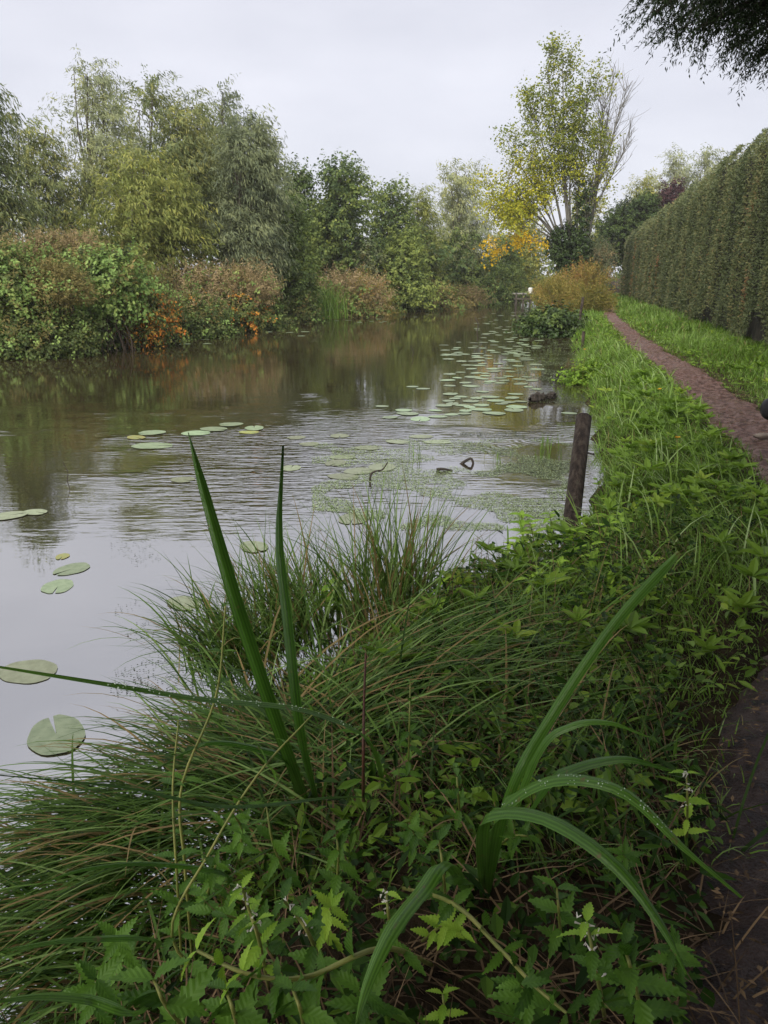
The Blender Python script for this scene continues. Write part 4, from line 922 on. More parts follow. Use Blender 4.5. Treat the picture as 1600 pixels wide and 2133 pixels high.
# young rush shoots in the duckweed
def shoots(label, px, py, n, L, seed):
    rng = np.random.default_rng(seed); c = at_z(px, py, 0); T = thing('rush_shoots', label, 'rushes', c, 'rush shoots in the water')
    b = c + rng.normal(0, 1, (n, 3)) * [.06, .05, 0]
    V, Q, t = blades(b, rng.uniform(0, 6.28, n), L * rng.uniform(.5, 1.1, n), np.full(n, .008), rng.uniform(0, .35, n), rng.uniform(-.2, .5, n), 4, rng.uniform(.1, .7, n), rng)
    m_ = 10; qn = 4
    for k in range(n): part('blade', V[k * m_:(k + 1) * m_], Q[k * qn:(k + 1) * qn] - k * m_, M['grass'], T, t[k * m_:(k + 1) * m_])
shoots('sparse arching rush shoots in open water left of the hooked stick', 868, 957, 7, .26, 1)
shoots('tuft of dark rush stubs in the duckweed left of the single stub', 1040, 964, 9, .12, 2)
shoots('single small rush stub with a dark root in the duckweed', 1088, 960, 6, .16, 3)
shoots('yellow-green rush shoots close to the thick post', 1135, 935, 18, .24, 4)
shoots('thin green rush shoots between the yellow ones and the thick post', 1150, 955, 7, .28, 5)

# ------------------------------------------------------------------ lily pads and duckweed
def pad_mesh(seed):
    rng = np.random.default_rng(seed); n, m = 30, 5
    notch = .09; a = np.linspace(notch, 2 * math.pi - notch, n)
    rim = 1 + .03 * np.sin(3 * a + rng.uniform(0, 6)) + .02 * np.sin(7 * a + rng.uniform(0, 6)) - .07 * np.exp(-((a - notch) / .12) ** 2) - .07 * np.exp(-((a - 2 * math.pi + notch) / .12) ** 2)
    V, Q = [], []
    for i in range(m):
        f = .12 + .88 * i / (m - 1)
        z = .008 * f ** 3 * np.sin(4 * a + seed) + .02 * max(f - .85, 0) * np.sin(2 * a + 1)
        V.append(np.stack([(f * rim * np.cos(a)) * 1.18 - .06, f * rim * np.sin(a) * .92, z + .012 * f], -1))
    V = np.concatenate(V)
    for i in range(m - 1):
        for j in range(n - 1): Q.append([i * n + j, i * n + n + j, i * n + n + j + 1, i * n + j + 1])
    ctr = len(V); V = np.vstack([V, [[-.02, 0, .0]]])
    for j in range(0, n - 2, 2): Q.append([ctr, j, j + 1, j + 2])
    return mesh_np('lily_pad', V, np.array(Q), None, True)
PADS = {k: [pad_mesh(200 + i + 10 * j) for i in range(4)] for j, k in enumerate(('pad', 'pad_pale', 'pad_old'))}
for k, v in PADS.items():
    for me in v: me.materials.append(M[k])
RP = np.random.default_rng(140); PLACED = []
def pad(px, py, wpx, label, group=None, kind='pad', rot=None, z=.003, force=True):
    c = at_z(px, py, 0); t = c[1] / ray(px, py)[1]; r = wpx / FPX * t / 2.3
    if not force:
        r = RP.uniform(.085, .15)
        for (x, y, q) in PLACED:
            if math.hypot(x - c[0], y - c[1]) < (q + r) * .93: return
        if c[0] > xr(c[1]) - r or c[0] < xl(c[1]) + r: return
    PLACED.append((c[0], c[1], r))
    o = bpy.data.objects.new('lily_pad', PADS[kind][int(RP.integers(0, 4))]); COL.objects.link(o)
    o.location = (c[0], c[1], z + RP.uniform(0, .004)); o.scale = (r * RP.uniform(.88, 1.08), r * RP.uniform(.85, 1.08), r * .45)
    o.rotation_euler = (RP.normal(0, .006), RP.normal(0, .006), RP.uniform(0, 6.28) if rot is None else rot)
    tag(o, label, 'lily pad', group or 'lily pads on the river')
pad(117, 1530, 152, 'largest lily pad, notched and flecked, lowest at the left', rot=2.1)
pad(148, 1187, 82, 'upper of the two close lily pads in the left foreground water', rot=-2.2)
pad(120, 1223, 80, 'lower of the two close lily pads in the left foreground water', rot=-1.4)
pad(130, 1160, 40, 'small decayed lily pad just above the two close pads', kind='pad_old')
pad(62, 1400, 120, 'pale submerged lily pad behind the long leaf at the left edge', kind='pad_pale', z=.002)
pad(20, 1075, 70, 'pale lily pad touching the left edge in the rippled water', kind='pad_pale', z=.003)
pad(75, 1068, 55, 'faint narrow lily pad next to the one touching the left edge', kind='pad_pale', z=.003)
pad(315, 902, 62, 'green lily pad above the yellowing one in the ripples')
pad(284, 912, 50, 'yellowing lily pad at the left of the mid-river cluster', kind='pad_old', z=.003)
pad(320, 929, 78, 'single lily pad below the yellowing one in the ripples')
pad(410, 903, 64, 'lily pad behind the tip of the left upright iris leaf')
pad(447, 895, 60, 'middle lily pad of the three overlapping by the iris tip', z=.010)
pad(480, 886, 52, 'upper right lily pad of the three overlapping by the iris tip', z=.014)
pad(530, 892, 56, 'lily pad alone right of the three overlapping ones')
pad(520, 901, 40, 'yellowed lily pad tucked under the pad right of the overlapping three', kind='pad_old', z=.002)
pad(382, 1000, 55, 'faint lily pad between the two upright iris leaf tips', kind='pad_pale', z=.002)
pad(530, 1140, 70, 'pale lily pad showing through the sedge tips by the right iris leaf', kind='pad_pale', z=.003)
pad(385, 1258, 90, 'pale lily pad at the edge of the sedge on the left', kind='pad_pale', z=.003)
pad(735, 1082, 80, 'pale lily pad behind the middle sedge tuft', kind='pad_pale', z=.003)
pad(1187, 861, 36, 'lily pad with an upturned edge right beside the thick post top')
for (x0, x1, y0, y1, n, kind, lab, gr) in [
    (600, 960, 905, 1000, 17, 'pad_pale', 'faint pad just under the surface in front of the duckweed', 'faint pads in the middle water'),
    (780, 960, 800, 880, 11, 'pad', 'lily pad in the loose drift left of the rotten log', 'drift left of the log'),
    (930, 1100, 815, 865, 66, 'pad', 'lily pad packed in the dense raft left of the rotten log', 'dense raft by the log'),
    (930, 1120, 758, 812, 48, 'pad', 'lily pad in the raft above the rotten log', 'raft above the log'),
    (920, 1130, 712, 756, 60, 'pad', 'lily pad in the mid-distance raft in front of the glossy bush', 'raft before the glossy bush'),
    (990, 1130, 650, 710, 60, 'pad', 'lily pad in the far raft near the jetty', 'far raft'),
    (300, 440, 680, 718, 34, 'pad', 'lily pad in the raft under the far brambles', 'raft under the far brambles'),
    (150, 270, 710, 728, 12, 'pad', 'lily pad in the small raft below the orange bramble', 'raft below the orange bramble'),
    (450, 640, 672, 700, 16, 'pad', 'lily pad scattered below the ivy-clad tree', 'pads below the ivy-clad tree'),
    (700, 900, 648, 672, 14, 'pad', 'lily pad scattered at the far waterline in the middle', 'pads at the far waterline')]:
    for k in range(n):
        pad(RP.uniform(x0, x1), RP.uniform(y0, y1), 0, lab, gr, kind, force=False, z=.0025 if kind == 'pad_pale' else .004)

ORD = 'first second third fourth fifth sixth seventh eighth ninth tenth eleventh twelfth thirteenth fourteenth fifteenth sixteenth seventeenth eighteenth nineteenth twentieth'.split()
ORD += ['twenty-' + q for q in ORD[:9]] + ['thirtieth'] + ['thirty-' + q for q in ORD[:6]]
raft = {}
for o in COL.objects:
    if o.name.startswith('lily_pad') and o.get('group') != 'lily pads on the river': raft.setdefault(o['group'], []).append(o)
for gname, os_ in raft.items():
    if len(os_) <= 36 and gname not in ('far raft',):
        os_.sort(key=lambda q: q.location[0] / q.location[1])
        for k, q in enumerate(os_): q['label'] = q['label'].replace('lily pad', ORD[k] + ' lily pad from the left', 1).replace('faint pad', ORD[k] + ' faint pad from the left', 1)
def duckweed():
    rng = np.random.default_rng(150); A = Acc()
    def patch(x0, x1, y0, y1, n, s, tint, thr=-.1):
        px = rng.uniform(x0, x1, n * 3); py = rng.uniform(y0, y1, n * 3)
        P = np.array([at_z(a, b, .0) for a, b in zip(px, py)])
        f = np.sin(P[:, 0] * 3.1 + 1.5 * np.sin(P[:, 1] * 2.1)) * np.sin(P[:, 1] * 3.7 + P[:, 0]) + .5 * np.sin(P[:, 0] * 11) * np.sin(P[:, 1] * 9.3) 
        P = P[(f > thr) & (P[:, 0] < xr(P[:, 1]) + .05)][:n]; m = len(P); P[:, 2] = .004 + rng.uniform(0, .003, m)
        d = rng.normal(0, 1, (m, 3)); d[:, 2] = 0; nr = rng.normal(0, .1, (m, 3)); nr[:, 2] += 1
        A.add(*leaves(P, d, nr, s * rng.uniform(.5, 1.6, m), s * .6 * rng.uniform(.6, 1.3, m), np.clip(rng.normal(tint, .18, m), 0, 1)))
    patch(650, 1185, 915, 1105, 24000, .015, .88)
    patch(640, 1185, 925, 1100, 2600, .012, .08, -.4)
    patch(960, 1190, 900, 1010, 3000, .018, .2, .1)
    patch(1050, 1230, 715, 800, 3000, .035, .5, -.2)
    patch(1100, 1220, 690, 840, 1500, .03, .3, -.2)
    patch(230, 420, 1250, 1450, 300, .011, .05, .1)
    patch(230, 420, 1110, 1180, 130, .011, .05, .1)
    o = A.part('duckweed', M['fleck']); tag(o, 'duckweed and fine floating weed spread over the water by the post', 'duckweed', kind='stuff')
duckweed()

# ------------------------------------------------------------------ foreground sedge
GS = 'sedge tussocks on the near bank'
def sedge(label, base, n, spread, L, az, azs, lean, curl, seed, wd=.0092, segs=8, dead=.16, tb=0.):
    rng = np.random.default_rng(seed); base = np.array(base, float)
    T = thing('sedge_tussock', label, 'sedge', base, GS)
    n = int(n * .82)
    b = base + rng.normal(0, 1, (n, 3)) * np.array([spread, spread, .012])
    a = np.where(rng.uniform(0, 1, n) < .12, rng.uniform(0, 6.28, n), rng.normal(az, azs, n))
    t = np.where(rng.uniform(0, 1, n) < dead, rng.uniform(0, .1, n), np.clip(rng.normal(.52 + tb, .22, n), .25, 1))
    LL = rng.uniform(L[0], L[1], n); cu = rng.uniform(*curl, n) * (.7 + .5 * LL / L[1])
    V, Q, tt = blades(b, a, LL, wd * rng.uniform(.6, 1.35, n), rng.uniform(*lean, n), cu, segs, t, rng, 1.2)
    part('blades', V, Q, M['sedge'], T, tt)
sedge('upright sedge tuft in the middle foreground against the water', at_z(810, 1345, .12), 420, .10, (.45, .95), 0, 1.7, (0, .35), (.1, 1.2), 160, tb=.26)
sedge('leaning sedge tuft behind the right iris leaf at the water edge', at_z(630, 1340, .1), 520, .13, (.35, .75), -1.0, 1.3, (.05, .6), (.2, 1.5), 161, tb=.2)
sedge('short sedge tuft left of the iris leaves over the water', at_z(500, 1400, .1), 480, .12, (.3, .62), -1.3, .9, (.2, .8), (.4, 1.6), 162, tb=.08)
sedge('wide sedge flopping to the right across the middle of the bank', at_z(760, 1500, .28), 300, .16, (.5, 1.0), 1.5, .45, (.6, 1.05), (.6, 1.2), 163, wd=.009, tb=.12)
sedge('dense sedge spilling left below the upright iris leaves', at_z(600, 1640, .28), 760, .17, (.35, .7), -1.35, .5, (.75, 1.25), (.6, 1.2), 164, wd=.0085, tb=.02)
sedge('long combed sedge pouring down to the water at the left edge', at_z(330, 1760, .22), 950, .13, (.35, .62), -2.0, .35, (.75, 1.3), (.6, 1.2), 165, wd=.008, tb=.08)
sedge('sedge hanging into the water in the lower left corner', at_z(190, 1960, .2), 460, .12, (.3, .5), -2.0, .5, (.7, 1.2), (.7, 1.3), 166, wd=.008, tb=.06)
sedge('dark sedge tangle right of the dock stem in the middle of the bank', at_z(930, 1560, .32), 130, .2, (.35, .75), 1.2, .8, (.5, 1.1), (.6, 1.3), 167, wd=.008, tb=-.08)
sedge('sedge behind the right iris leaf near the bank weeds', at_z(1060, 1400, .3), 150, .2, (.3, .7), 1.0, 1.0, (.4, 1.0), (.5, 1.4), 168, tb=.02)
sedge('thin dark sedge between the arching leaves at the bottom right', at_z(1180, 1700, .36), 110, .2, (.25, .6), .8, 1.6, (.3, 1.0), (.5, 1.4), 169, tb=-.1)
# dead blades and litter under the plants
def understory():
    rng = np.random.default_rng(170); n = 2300
    y = rng.uniform(.9, 4.2, n); x = xr(y) - .02 + rng.uniform(0, 1, n) ** 1.2 * 1.5; k = x < pl(y) + .1; x, y = x[k], y[k]; n = len(x)
    b = np.stack([x, y, gz(x, y)], -1)
    V, Q, t = blades(b, rng.uniform(0, 6.28, n), rng.uniform(.12, .4, n), rng.uniform(.003, .007, n), rng.uniform(.5, 1.3, n), rng.uniform(.2, .9, n), 4, rng.uniform(0, 1, n), rng)
    o = part('dead_grass', V, Q, M['straw'], None, t); tag(o, 'brown dead blades lying under the bank plants', 'dead grass', kind='stuff')
    n = 8000; y = rng.uniform(.9, 4.6, n); x = xr(y) + .02 + rng.uniform(0, 1, n) * 1.5; k = x < pl(y) - .02; x, y = x[k], y[k]; n = len(x)
    p = np.stack([x, y, gz(x, y) + rng.uniform(.0, 1, n) ** 1.3 * (.12 + .16 * (.5 + .5 * np.sin(x * 7 + 2 * np.sin(y * 5)) * np.sin(y * 6.1 + x * 2)))], -1); d = rng.normal(0, 1, (n, 3)); d[:, 2] *= .4; nr = rng.normal(0, .4, (n, 3)); nr[:, 2] += 1
    V, Q, t = leaves2(p, d, nr, rng.uniform(0, 1, n) ** 2 * .07 + .015, rng.uniform(.008, .028, n), np.clip(rng.normal(.4, .28, n), 0, 1))
    o = part('ground_cover', V, Q, M['cover'], None, t); tag(o, 'small green ground leaves under the foreground plants', 'ground cover', kind='stuff')
understory()

# ------------------------------------------------------------------ iris leaves
def iris_leaf(T, pts, wd, facing, tipw=.06, base_t=.1, tip_t=.2, n=26, cut=False, label=None, drops=0):
    wd = wd * .86; P = curve(pts, n); Tn = unit(np.gradient(P, axis=0)); f = np.linspace(0, 1, n)
    fc = np.array(facing, float); s = unit(np.cross(Tn, fc)); nn = np.cross(s, Tn)
    prof = np.clip(np.minimum(1, .75 + f * 1.2), 0, 1) * (np.clip(1 - np.clip((f - .93) / .07, 0, 1) * .5, .03, 1) if cut else np.clip(1 - np.clip((f - .45) / .55, 0, 1) ** 1.8, .03, 1))
    rg_ = np.random.default_rng(int(abs(pts[-1][0]) * 1e4) + 3); prof = prof * (1 + rg_.normal(0, .025, n)) ; wv = wd * prof / 2
    V = np.stack([P - s * wv[:, None] - nn * wd * .10, P - s * wv[:, None] * .5 - nn * wd * .02, P + nn * wd * .15, P + s * wv[:, None] * .5 - nn * wd * .02, P + s * wv[:, None] - nn * wd * .10], 1)
    ii = (np.arange(n - 1)[:, None] * 5 + np.arange(4)[None, :])
    Q = np.stack([ii, ii + 1, ii + 6, ii + 5], -1).reshape(-1, 4)
    t = np.repeat(base_t + (tip_t - base_t) * f, 5)
    if cut: t[-5:] = .8; t[-10:-5] = .55
    o = part('leaf', V.reshape(-1, 3), Q, M['iris'], T, t, True)
    at = o.data.attributes.new('across', 'FLOAT', 'POINT'); at.data.foreach_set('value', np.tile(np.array([-1, -.5, 0, .5, 1], dtype=np.float32), n))
    if drops:
        rg = np.random.default_rng(drops); A = Acc()
        for k in range(70):
            q = rg.uniform(.2, .8) * (n - 1); i = int(q); u = rg.uniform(-.85, .85); r_ = rg.uniform(.0007, .0017)
            c = P[i] + (P[i + 1] - P[i]) * (q - i) + s[i] * wv[i] * u + nn[i] * (wd * (.07 - .17 * abs(u)) + r_ * .5)
            h = np.linspace(-.9, .9, 5)[:, None]; Vd, Qd = tube(c + nn[i] * r_ * h, r_ * np.sqrt(np.maximum(1 - h[:, 0] ** 2, .02)), 6); A.add(Vd, Qd)
        dp = A.part('water_drops', M['drop'], T, True); tag(dp, kind='stuff')
    if label: o['label'] = label
    return o
M['drop'] = mat_new('water_drop')[0]
db = M['drop'].node_tree.nodes['Principled BSDF']; db.inputs['Base Color'].default_value = (.55, .68, .5, 1); db.inputs['Roughness'].default_value = .03; db.inputs['Specular IOR Level'].default_value = 1.0
c0 = at_z(640, 1680, .3)
I1 = thing('iris_plant', 'iris with two tall sword leaves standing up against the water', 'iris', c0, 'irises on the near bank')
def D(px, py, t): return at_d(px, py, t)
iris_leaf(I1, [c0, D(590, 1545, 1.95), D(500, 1280, 1.72), D(430, 1040, 1.55), D(392, 900, 1.45)], .036, (.25, -1, .25), base_t=.05, tip_t=.35, label='left tall sword leaf with a pale bent tip')
iris_leaf(I1, [c0 + [.03, 0, 0], D(625, 1530, 2.0), D(598, 1300, 1.85), D(580, 1120, 1.75), D(590, 928, 1.66)], .036, (-.5, -1, .1), base_t=.05, tip_t=.0, label='right tall sword leaf with a dark pointed tip')
iris_leaf(I1, [c0 + [-.02, 0, 0], D(600, 1590, 2.05), D(540, 1560, 2.0), D(430, 1548, 1.95), D(330, 1600, 1.9)], .024, (.1, -.3, 1), base_t=.0, tip_t=.0)
c1 = at_z(1010, 1880, .36)
I2 = thing('iris_plant', 'iris with arching wet leaves and one cut sword leaf at the lower right', 'iris', c1, 'irises on the near bank')
iris_leaf(I2, [c1 + [.01, .03, 0], D(1060, 1660, 1.55), D(1150, 1490, 1.55), D(1280, 1300, 1.55), D(1415, 1150, 1.56)], .024, (-.6, -1, .35), cut=True, base_t=.25, tip_t=.45, label='straight bright sword leaf with a cut brown tip')
iris_leaf(I2, [c1, D(1030, 1725, 1.5), D(1075, 1660, 1.43), D(1170, 1622, 1.36), D(1300, 1650, 1.30), D(1420, 1760, 1.26), D(1545, 1870, 1.25)], .030, (-.1, -.35, 1), base_t=.3, tip_t=.5, label='upper arching leaf beaded with water drops', drops=3)
iris_leaf(I2, [c1, D(1005, 1730, 1.48), D(1045, 1692, 1.40), D(1150, 1710, 1.31), D(1280, 1800, 1.22), D(1380, 1930, 1.17), D(1430, 2030, 1.15)], .032, (-.1, -.35, 1), base_t=.3, tip_t=.3, label='lower arching leaf curving to the bottom right')
iris_leaf(I2, [c1 + [.05, .1, 0], D(1130, 1650, 1.75), D(1190, 1603, 1.7), D(1300, 1580, 1.66), D(1400, 1606, 1.63)], .034, (-.1, -.3, 1), base_t=.1, tip_t=.2)
iris_leaf(I2, [c1 + [.05, .15, 0], D(1120, 1570, 1.95), D(1190, 1512, 1.92), D(1270, 1505, 1.9), D(1350, 1535, 1.88)], .026, (-.1, -.3, 1), base_t=.3, tip_t=.5)
iris_leaf(I2, [c1 + [-.03, 0, 0], D(935, 1800, 1.32), D(880, 1855, 1.2), D(815, 1940, 1.1), D(765, 2050, 1.04), D(735, 2160, 1.0)], .030, (-.2, -.3, 1), base_t=.3, tip_t=.5, label='pale leaf bending down to the bottom edge')
c2 = at_z(800, 1640, .33)
I3 = thing('iris_plant', 'iris with long thin leaves stretched out over the water to the left edge', 'iris', c2, 'irises on the near bank')
iris_leaf(I3, [c2, D(770, 1545, 1.8), D(640, 1480, 1.6), D(420, 1455, 1.35), D(200, 1420, 1.2), D(-30, 1385, 1.12)], .020, (.1, -.35, 1), base_t=.2, tip_t=.5, label='wet leaf crossing to the left edge', drops=4)
iris_leaf(I3, [c2 + [-.02, -.05, 0], D(700, 1660, 1.7), D(480, 1680, 1.4), D(260, 1640, 1.25), D(-30, 1612, 1.12)], .010, (.1, -.35, 1), base_t=.1, tip_t=.1)
c3 = at_z(300, 2000, .25)
I4 = thing('iris_plant', 'drooping iris leaves fanning in from the lower left corner', 'iris', c3, 'irises on the near bank')
iris_leaf(I4, [c3, D(330, 1960, 1.25), D(200, 1955, 1.12), D(90, 1965, 1.05), D(-30, 1990, 1.0)], .012, (.1, -.3, 1), base_t=.2, tip_t=.4)
iris_leaf(I4, [c3, D(300, 2100, 1.1), D(180, 2080, 1.0), D(80, 2075, .95), D(-30, 2090, .9)], .016, (.1, -.3, 1), base_t=.3, tip_t=.5)
iris_leaf(I4, [c3 + [0, .1, 0], D(480, 1835, 1.6), D(330, 1800, 1.5), D(180, 1810, 1.4), D(60, 1850, 1.35)], .013, (.1, -.3, 1), base_t=.1, tip_t=.2)
# ------------------------------------------------------------------ serrated herbs
def herb_leaf_mesh(seed, teeth=8, wd=.40, deep=.20):
    rng = np.random.default_rng(seed); V, Q = [], []
    n = teeth * 2
    for i in range(n + 1):
        f = i / n; half = wd * .5 * (math.sin(math.pi * min(1, f ** .75)) ** .9) * (1 - .15 * f); tooth = half * (1 + (deep if i % 2 else -deep)); fx = f + (.035 if i % 2 else 0)
        zc = .10 * f - .30 * f * f
        ed = .05 * (i % 2) 
        V += [[f, 0, zc], [fx, tooth, zc + half * .35 + ed * half], [fx, -tooth, zc + half * .35 + ed * half]]
    for i in range(n):
        a, b = i * 3, i * 3 + 3
        Q += [[a, b, b + 1, a + 1], [a, a + 2, b + 2, b]]
    return mesh_np('leaf', np.array(V), np.array(Q), None, True)
HL = {m: [herb_leaf_mesh(300 + i, 6 + i, .42 - .03 * i, .16 + .04 * i) for i in range(3)] for m in ('herb', 'herb_bright')}
for m, v in HL.items():
    for me in v: me.materials.append(M[m])
RH = np.random.default_rng(180)
def put_leaf(T, p, d, up, L, mat):
    d = unit(np.array(d, float)); s = unit(np.cross(np.array(up, float), d)); u = np.cross(d, s)
    o = bpy.data.objects.new('leaf', HL[mat][int(RH.integers(0, 3))]); COL.objects.link(o); o.parent = T
    q = np.array(p) - np.array(T.location)
    mt = Matrix(((d[0], s[0], u[0], q[0]), (d[1], s[1], u[1], q[1]), (d[2], s[2], u[2], q[2]), (0, 0, 0, 1)))
    o.matrix_local = mt @ Matrix.Diagonal((L, L * RH.uniform(.85, 1.15), L, 1)); return o
def herb(label, pts, nodes, L0, L1, r=.004, mat='herb', stem='herb_stem', flowers=False, tipmat=None, group='gipsywort plants on the near bank', name='gipsywort'):
    P = curve(pts, 24); T = thing(name, label, 'herb', P[0], group)
    V, Q = tube(P, np.linspace(r, r * .5, 24), 6); part('stem', V, Q, M[stem], T, None, True)
    Tn = unit(np.gradient(P, axis=0)); A = Acc()
    for k in range(nodes):
        f = .18 + .82 * k / max(1, nodes - 1); i = min(23, int(f * 23)); p, t = P[i], Tn[i]
        a = k * math.pi / 2 + RH.uniform(-.4, .4); ref = unit(np.cross(t, [.3, .9, .2])); rf2 = np.cross(t, ref)
        L = L0 + (L1 - L0) * f
        for s in (0, math.pi):
            sd = ref * math.cos(a + s) + rf2 * math.sin(a + s)
            d = sd + t * RH.uniform(.1, .45) + np.array([0, 0, RH.uniform(-.25, .15)])
            put_leaf(T, p, d, t + np.array([0, -.15, .9]), L * RH.uniform(.75, 1.15), (tipmat or mat) if f > .75 else mat)
        if flowers and f > .4:
            for q in range(4):
                c = p + RH.normal(0, r * 1.5, 3); V, Q = tube(np.array([c, c + RH.normal(0, .003, 3), c + RH.normal(0, .004, 3)]), [.0008, .0019, .0005], 5); A.add(V, Q)
    if A.n: tag(A.part('flower_whorls', M['flower'], T), kind='stuff')
    return T
def B_(px, py, z): return at_z(px, py, z)
herb('gipsywort with a long bare yellow stem curving up to the sedge on the left', [B_(400, 1985, .3), D(385, 1800, 1.65), D(378, 1640, 1.62), D(450, 1450, 1.62), D(470, 1260, 1.62)], 10, .05, .035, .0042)
herb('gipsywort with a long yellow stem slanting up behind the upright iris leaves', [B_(520, 2100, .32), D(600, 1900, 1.45), D(690, 1750, 1.5), D(760, 1600, 1.6), D(850, 1440, 1.75)][0:1] + [D(360, 1960, 1.5), D(440, 1770, 1.5), D(540, 1610, 1.55), D(650, 1490, 1.65)], 9, .07, .04, .0036)
herb('gipsywort stem between the two long yellow stems', [B_(380, 2040, .3), D(370, 1850, 1.55), D(360, 1650, 1.55), D(372, 1500, 1.58)], 7, .06, .04, .0035)
herb('creeping gipsywort runner with yellow joints along the bottom', [B_(900, 2010, .38), D(800, 1975, 1.2), D(640, 2035, 1.12), D(520, 2030, 1.1), D(410, 1980, 1.12)], 10, .06, .05, .005, tipmat='herb_bright')
herb('creeping gipsywort runner slanting down to the bottom middle right', [B_(840, 1850, .38), D(940, 1880, 1.35), D(1040, 1975, 1.22), D(1110, 2050, 1.15), D(1180, 2110, 1.12)], 8, .05, .05, .0045)
herb('bright young gipsywort shoot at the bottom left of centre', [B_(560, 2060, .36), D(540, 1960, 1.22), D(520, 1900, 1.2), D(505, 1850, 1.19)], 6, .06, .032, .004, mat='herb_bright', flowers=True)
herb('leafy gipsywort shoot right of the bright young shoot', [B_(680, 2040, .36), D(650, 1960, 1.25), D(620, 1910, 1.22), D(590, 1875, 1.2)], 6, .065, .04, .004, flowers=True)
herb('bright flowering gipsywort shoot below the pale bending leaf', [B_(830, 1990, .37), D(812, 1920, 1.3), D(805, 1860, 1.28)], 5, .05, .028, .004, mat='herb', tipmat='herb_bright', flowers=True)
herb('flowering gipsywort with bright top at the bottom right', [B_(1260, 2120, .4), D(1240, 2010, 1.2), D(1222, 1920, 1.17)], 6, .07, .04, .0045, tipmat='herb_bright', flowers=True)
herb('large-leaved gipsywort at the bottom right beside the mud', [B_(1340, 2130, .4), D(1320, 2040, 1.2), D(1300, 1970, 1.18)], 6, .085, .05, .0045)
herb('dark nettle-like shoot under the lower arching leaf', [B_(1170, 1980, .38), D(1165, 1910, 1.45), D(1160, 1850, 1.43)], 5, .075, .045, .004)
herb('small bright gipsywort top right of the upper arching leaf', [B_(1430, 1760, .4), D(1432, 1680, 1.75), D(1430, 1610, 1.73)], 5, .055, .035, .0035, mat='herb_bright', flowers=True)
herb('big-leaved gipsywort at the bottom left edge of the bank', [B_(400, 2160, .32), D(350, 2100, 1.15), D(320, 2040, 1.12)], 5, .10, .06, .0045)
herb('gipsywort leaning over the bottom edge left of centre', [B_(500, 2180, .34), D(490, 2120, 1.1), D(470, 2060, 1.08)], 5, .085, .05, .0045)
herb('gipsywort with wide leaves at the bottom edge in the middle', [B_(640, 2200, .36), D(630, 2120, 1.1), D(610, 2060, 1.08)], 5, .085, .05, .0045)
herb('tiny yellow seedling at the bottom edge right of centre', [B_(925, 2120, .39), D(925, 2095, 1.3), D(922, 2070, 1.29)], 3, .045, .03, .003, mat='herb_bright')
herb('dark leafy herb in the shade left of the right iris', [B_(700, 1860, .36), D(705, 1790, 1.55), D(700, 1730, 1.52)], 6, .07, .05, .004)
herb('dark leafy herb at the foot of the right iris', [B_(930, 1900, .37), D(925, 1830, 1.45), D(915, 1750, 1.42)], 6, .07, .04, .004)
herb('small leafy herb left of the cut sword leaf', [B_(960, 1720, .36), D(955, 1660, 1.75), D(950, 1600, 1.73)], 6, .05, .035, .0035)
herb('small herb with pale tip beside the dock stem', [B_(850, 1640, .34), D(852, 1540, 1.9), D(855, 1420, 1.88)], 7, .05, .03, .003)
herb('herb with drooping leaves right of the upright iris leaves', [B_(600, 1830, .34), D(570, 1760, 1.6), D(555, 1680, 1.58)], 5, .06, .045, .0035)
for (px, py, z, tp, Lq, m_, lab) in [(250, 2040, .28, (240, 1950, 1.2), .07, 'herb', 'small gipsywort over the water in the lower left corner'), (760, 2160, .36, (750, 2060, 1.12), .09, 'herb', 'broad gipsywort at the bottom edge under the pale bending leaf'), (420, 1900, .3, (450, 1800, 1.5), .07, 'herb', 'gipsywort in the sedge left of the slanting yellow stem'),
      (1090, 2140, .39, (1085, 2050, 1.15), .08, 'herb', 'dark gipsywort at the bottom edge right of the seedling'), (1010, 1790, .36, (1100, 1740, 1.5), .06, 'herb', 'dark gipsywort between the arching leaves'), (1400, 2060, .4, (1395, 1975, 1.3), .07, 'herb', 'dark gipsywort at the edge of the mud'),
      (660, 1960, .36, (690, 1890, 1.3), .07, 'herb_bright', 'bright gipsywort top in the bottom middle'), (860, 1800, .36, (850, 1720, 1.5), .06, 'herb', 'dark gipsywort left of the right iris foot'), (500, 1790, .32, (490, 1700, 1.55), .06, 'herb', 'gipsywort with small leaves below the upright iris leaves'),
      (190, 2120, .26, (200, 2040, 1.1), .08, 'herb', 'gipsywort at the bottom edge near the left corner'), (570, 1990, .34, (440, 1900, 1.3), .08, 'herb', 'wide-leaved gipsywort under the slanting yellow stem'), (1290, 1850, .4, (1300, 1780, 1.5), .06, 'herb', 'dark gipsywort under the tips of the arching leaves'),
      (880, 1960, .38, (960, 1940, 1.25), .06, 'herb_bright', 'bright gipsywort top beside the runner at the bottom middle')]:
    b = B_(px, py, z); e = D(*tp); herb(lab, [b, (b + e) / 2 + [.01, 0, .03], e], 7, Lq, Lq * .55, .004, mat=m_)
herb('thin red dock stem standing bare in the middle foreground', [B_(757, 1700, .34), D(757, 1600, 1.85), D(758, 1480, 1.83), D(762, 1360, 1.82)], 3, .03, .03, .005, stem='red_stem', name='dock_plant', group='dock plants')
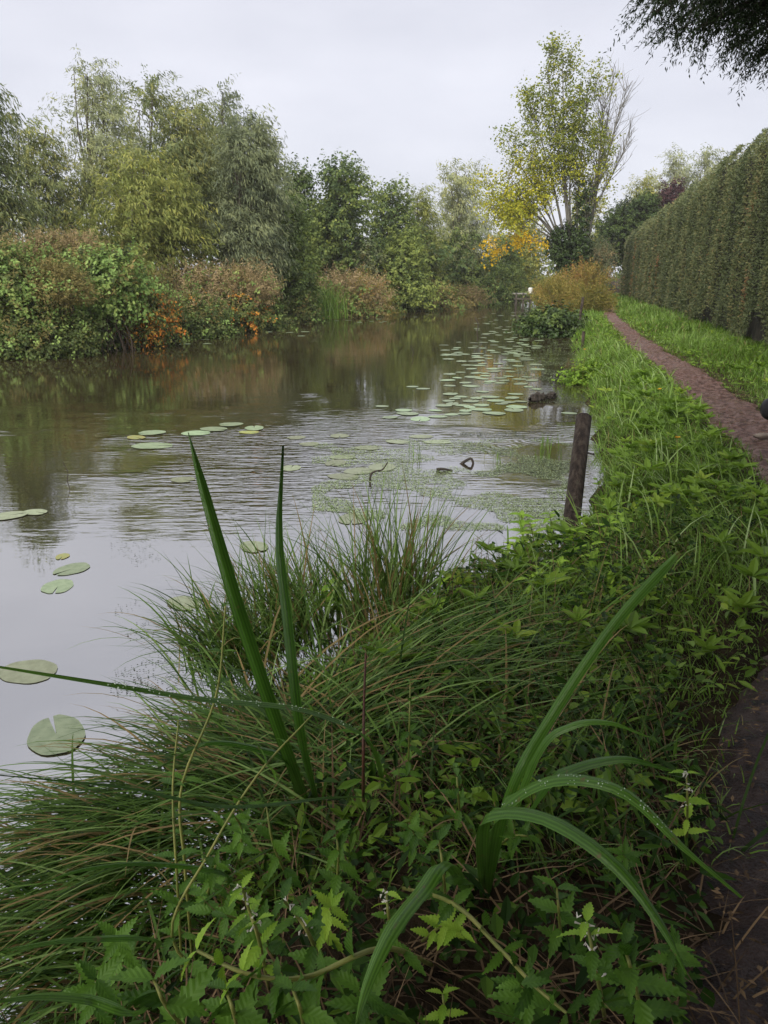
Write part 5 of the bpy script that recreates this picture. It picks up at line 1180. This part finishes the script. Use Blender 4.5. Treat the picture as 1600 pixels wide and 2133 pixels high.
# taller weeds at the foot of the post
for (px, py, h, n, lab) in [(1110, 1215, .42, 8, 'leafy weed just left below the thick post'), (1180, 1230, .40, 8, 'leafy weed directly below the thick post'), (1040, 1240, .32, 7, 'low leafy weed at the water left of the post weeds'),
                            (930, 1260, .28, 6, 'small leafy weed over the water by the upright sedge'), (1240, 1260, .42, 8, 'leafy weed right of the thick post foot'), (1290, 1170, .34, 7, 'leafy weed on the bank right of the post'),
                            (1140, 1330, .36, 8, 'spreading weed in front of the post weeds'), (1000, 1330, .3, 6, 'weed with reddish stem above the flopping sedge'), (1230, 1350, .3, 7, 'weed under the tip of the cut sword leaf'), (690, 1280, .2, 5, 'bright leaves among the upright sedge'),
      (1075, 1170, .40, 8, 'bright weed hanging over the water left of the post'), (1150, 1180, .38, 8, 'bright weed right at the foot of the post'), (1215, 1190, .40, 8, 'bright weed on the bank side of the post'), (1330, 1240, .3, 7, 'weed in the grass above the cut sword tip'), (1180, 1290, .38, 8, 'weed in the middle of the post weed patch'), (1090, 1280, .34, 8, 'weed left in the post weed patch'), (1280, 1300, .3, 7, 'weed at the right end of the post weed patch')]:
    b = at_z(px, py, .25); q = RH.normal(0, .06, 2)
    herb(lab, [b, b + [q[0] * .5, q[1] * .5, h * .4], b + [q[0] - .04, q[1], h * .8]], n + 3, .13, .075, .005, mat='herb_bright', tipmat='herb_bright', group='weeds at the foot of the post', name='bank_weed')
# dandelion flowers
for (px, py, lab) in [(1412, 912, 'yellow dandelion on the bank nearest the path edge'), (1374, 811, 'yellow dandelion farther along the bank beside the path'), (1218, 728, 'orange-yellow flower on the bank by the glossy bush')]:
    c = at_z(px, py, .62); A = Acc(); rng = np.random.default_rng(px)
    n = 26; a = rng.uniform(0, 6.28, n); d = np.stack([np.cos(a), np.sin(a), rng.uniform(.1, .9, n)], -1)
    T = thing('dandelion', lab, 'flower', (c[0], c[1], float(gz(c[0], c[1]))), 'flowers in the bank grass')
    V, Q, t = leaves(np.repeat(c[None], n, 0), d, np.tile([0, 0, 1.], (n, 1)) + rng.normal(0, .2, (n, 3)), .026, .009, np.full(n, .5)); part('petals', V, Q, M['dandelion'], T, t)
    V, Q = tube(np.array([[c[0], c[1], float(gz(c[0], c[1]))], [c[0] + .005, c[1], c[2] - .1], c]), .002, 5); part('stem', V, Q, M['herb_stem'], T)
# pale stone at the path edge
rng = np.random.default_rng(7); s = np.linspace(0, math.pi, 9); c = at_z(1590, 908, .45)
V, Q = tube(np.stack([-.09 * np.cos(s), 0 * s, 0 * s], -1) + c, np.maximum(.03 * np.sin(s), .002), 12); V = V + rng.normal(0, .004, V.shape)
M['stone'] = noise_mat('stone', [(.3, (.16, .13, .11)), (.7, (.27, .23, .19))], 12, .8, .3)
o = part('stone', V, Q, M['stone'], None, None, True); tag(o, 'pale stone lying at the right edge of the path', 'stone')



# ------------------------------------------------------------------ damp air over the river
A = Acc(); box(A, (-5, 46, 8), (150, 110, 18)); hz = A.part('haze', None); tag(hz, 'thin damp haze in the air over the river', 'haze', kind='stuff')
hm = bpy.data.materials.new('damp_air'); hm.use_nodes = True; hn = hm.node_tree.nodes; hn.clear()
ho = hn.new('ShaderNodeOutputMaterial'); hv = hn.new('ShaderNodeVolumePrincipled'); hv.inputs['Density'].default_value = .0006; hv.inputs['Color'].default_value = (.95, .96, 1, 1)
hm.node_tree.links.new(hv.outputs[0], ho.inputs['Volume']); hz.data.materials.append(hm)
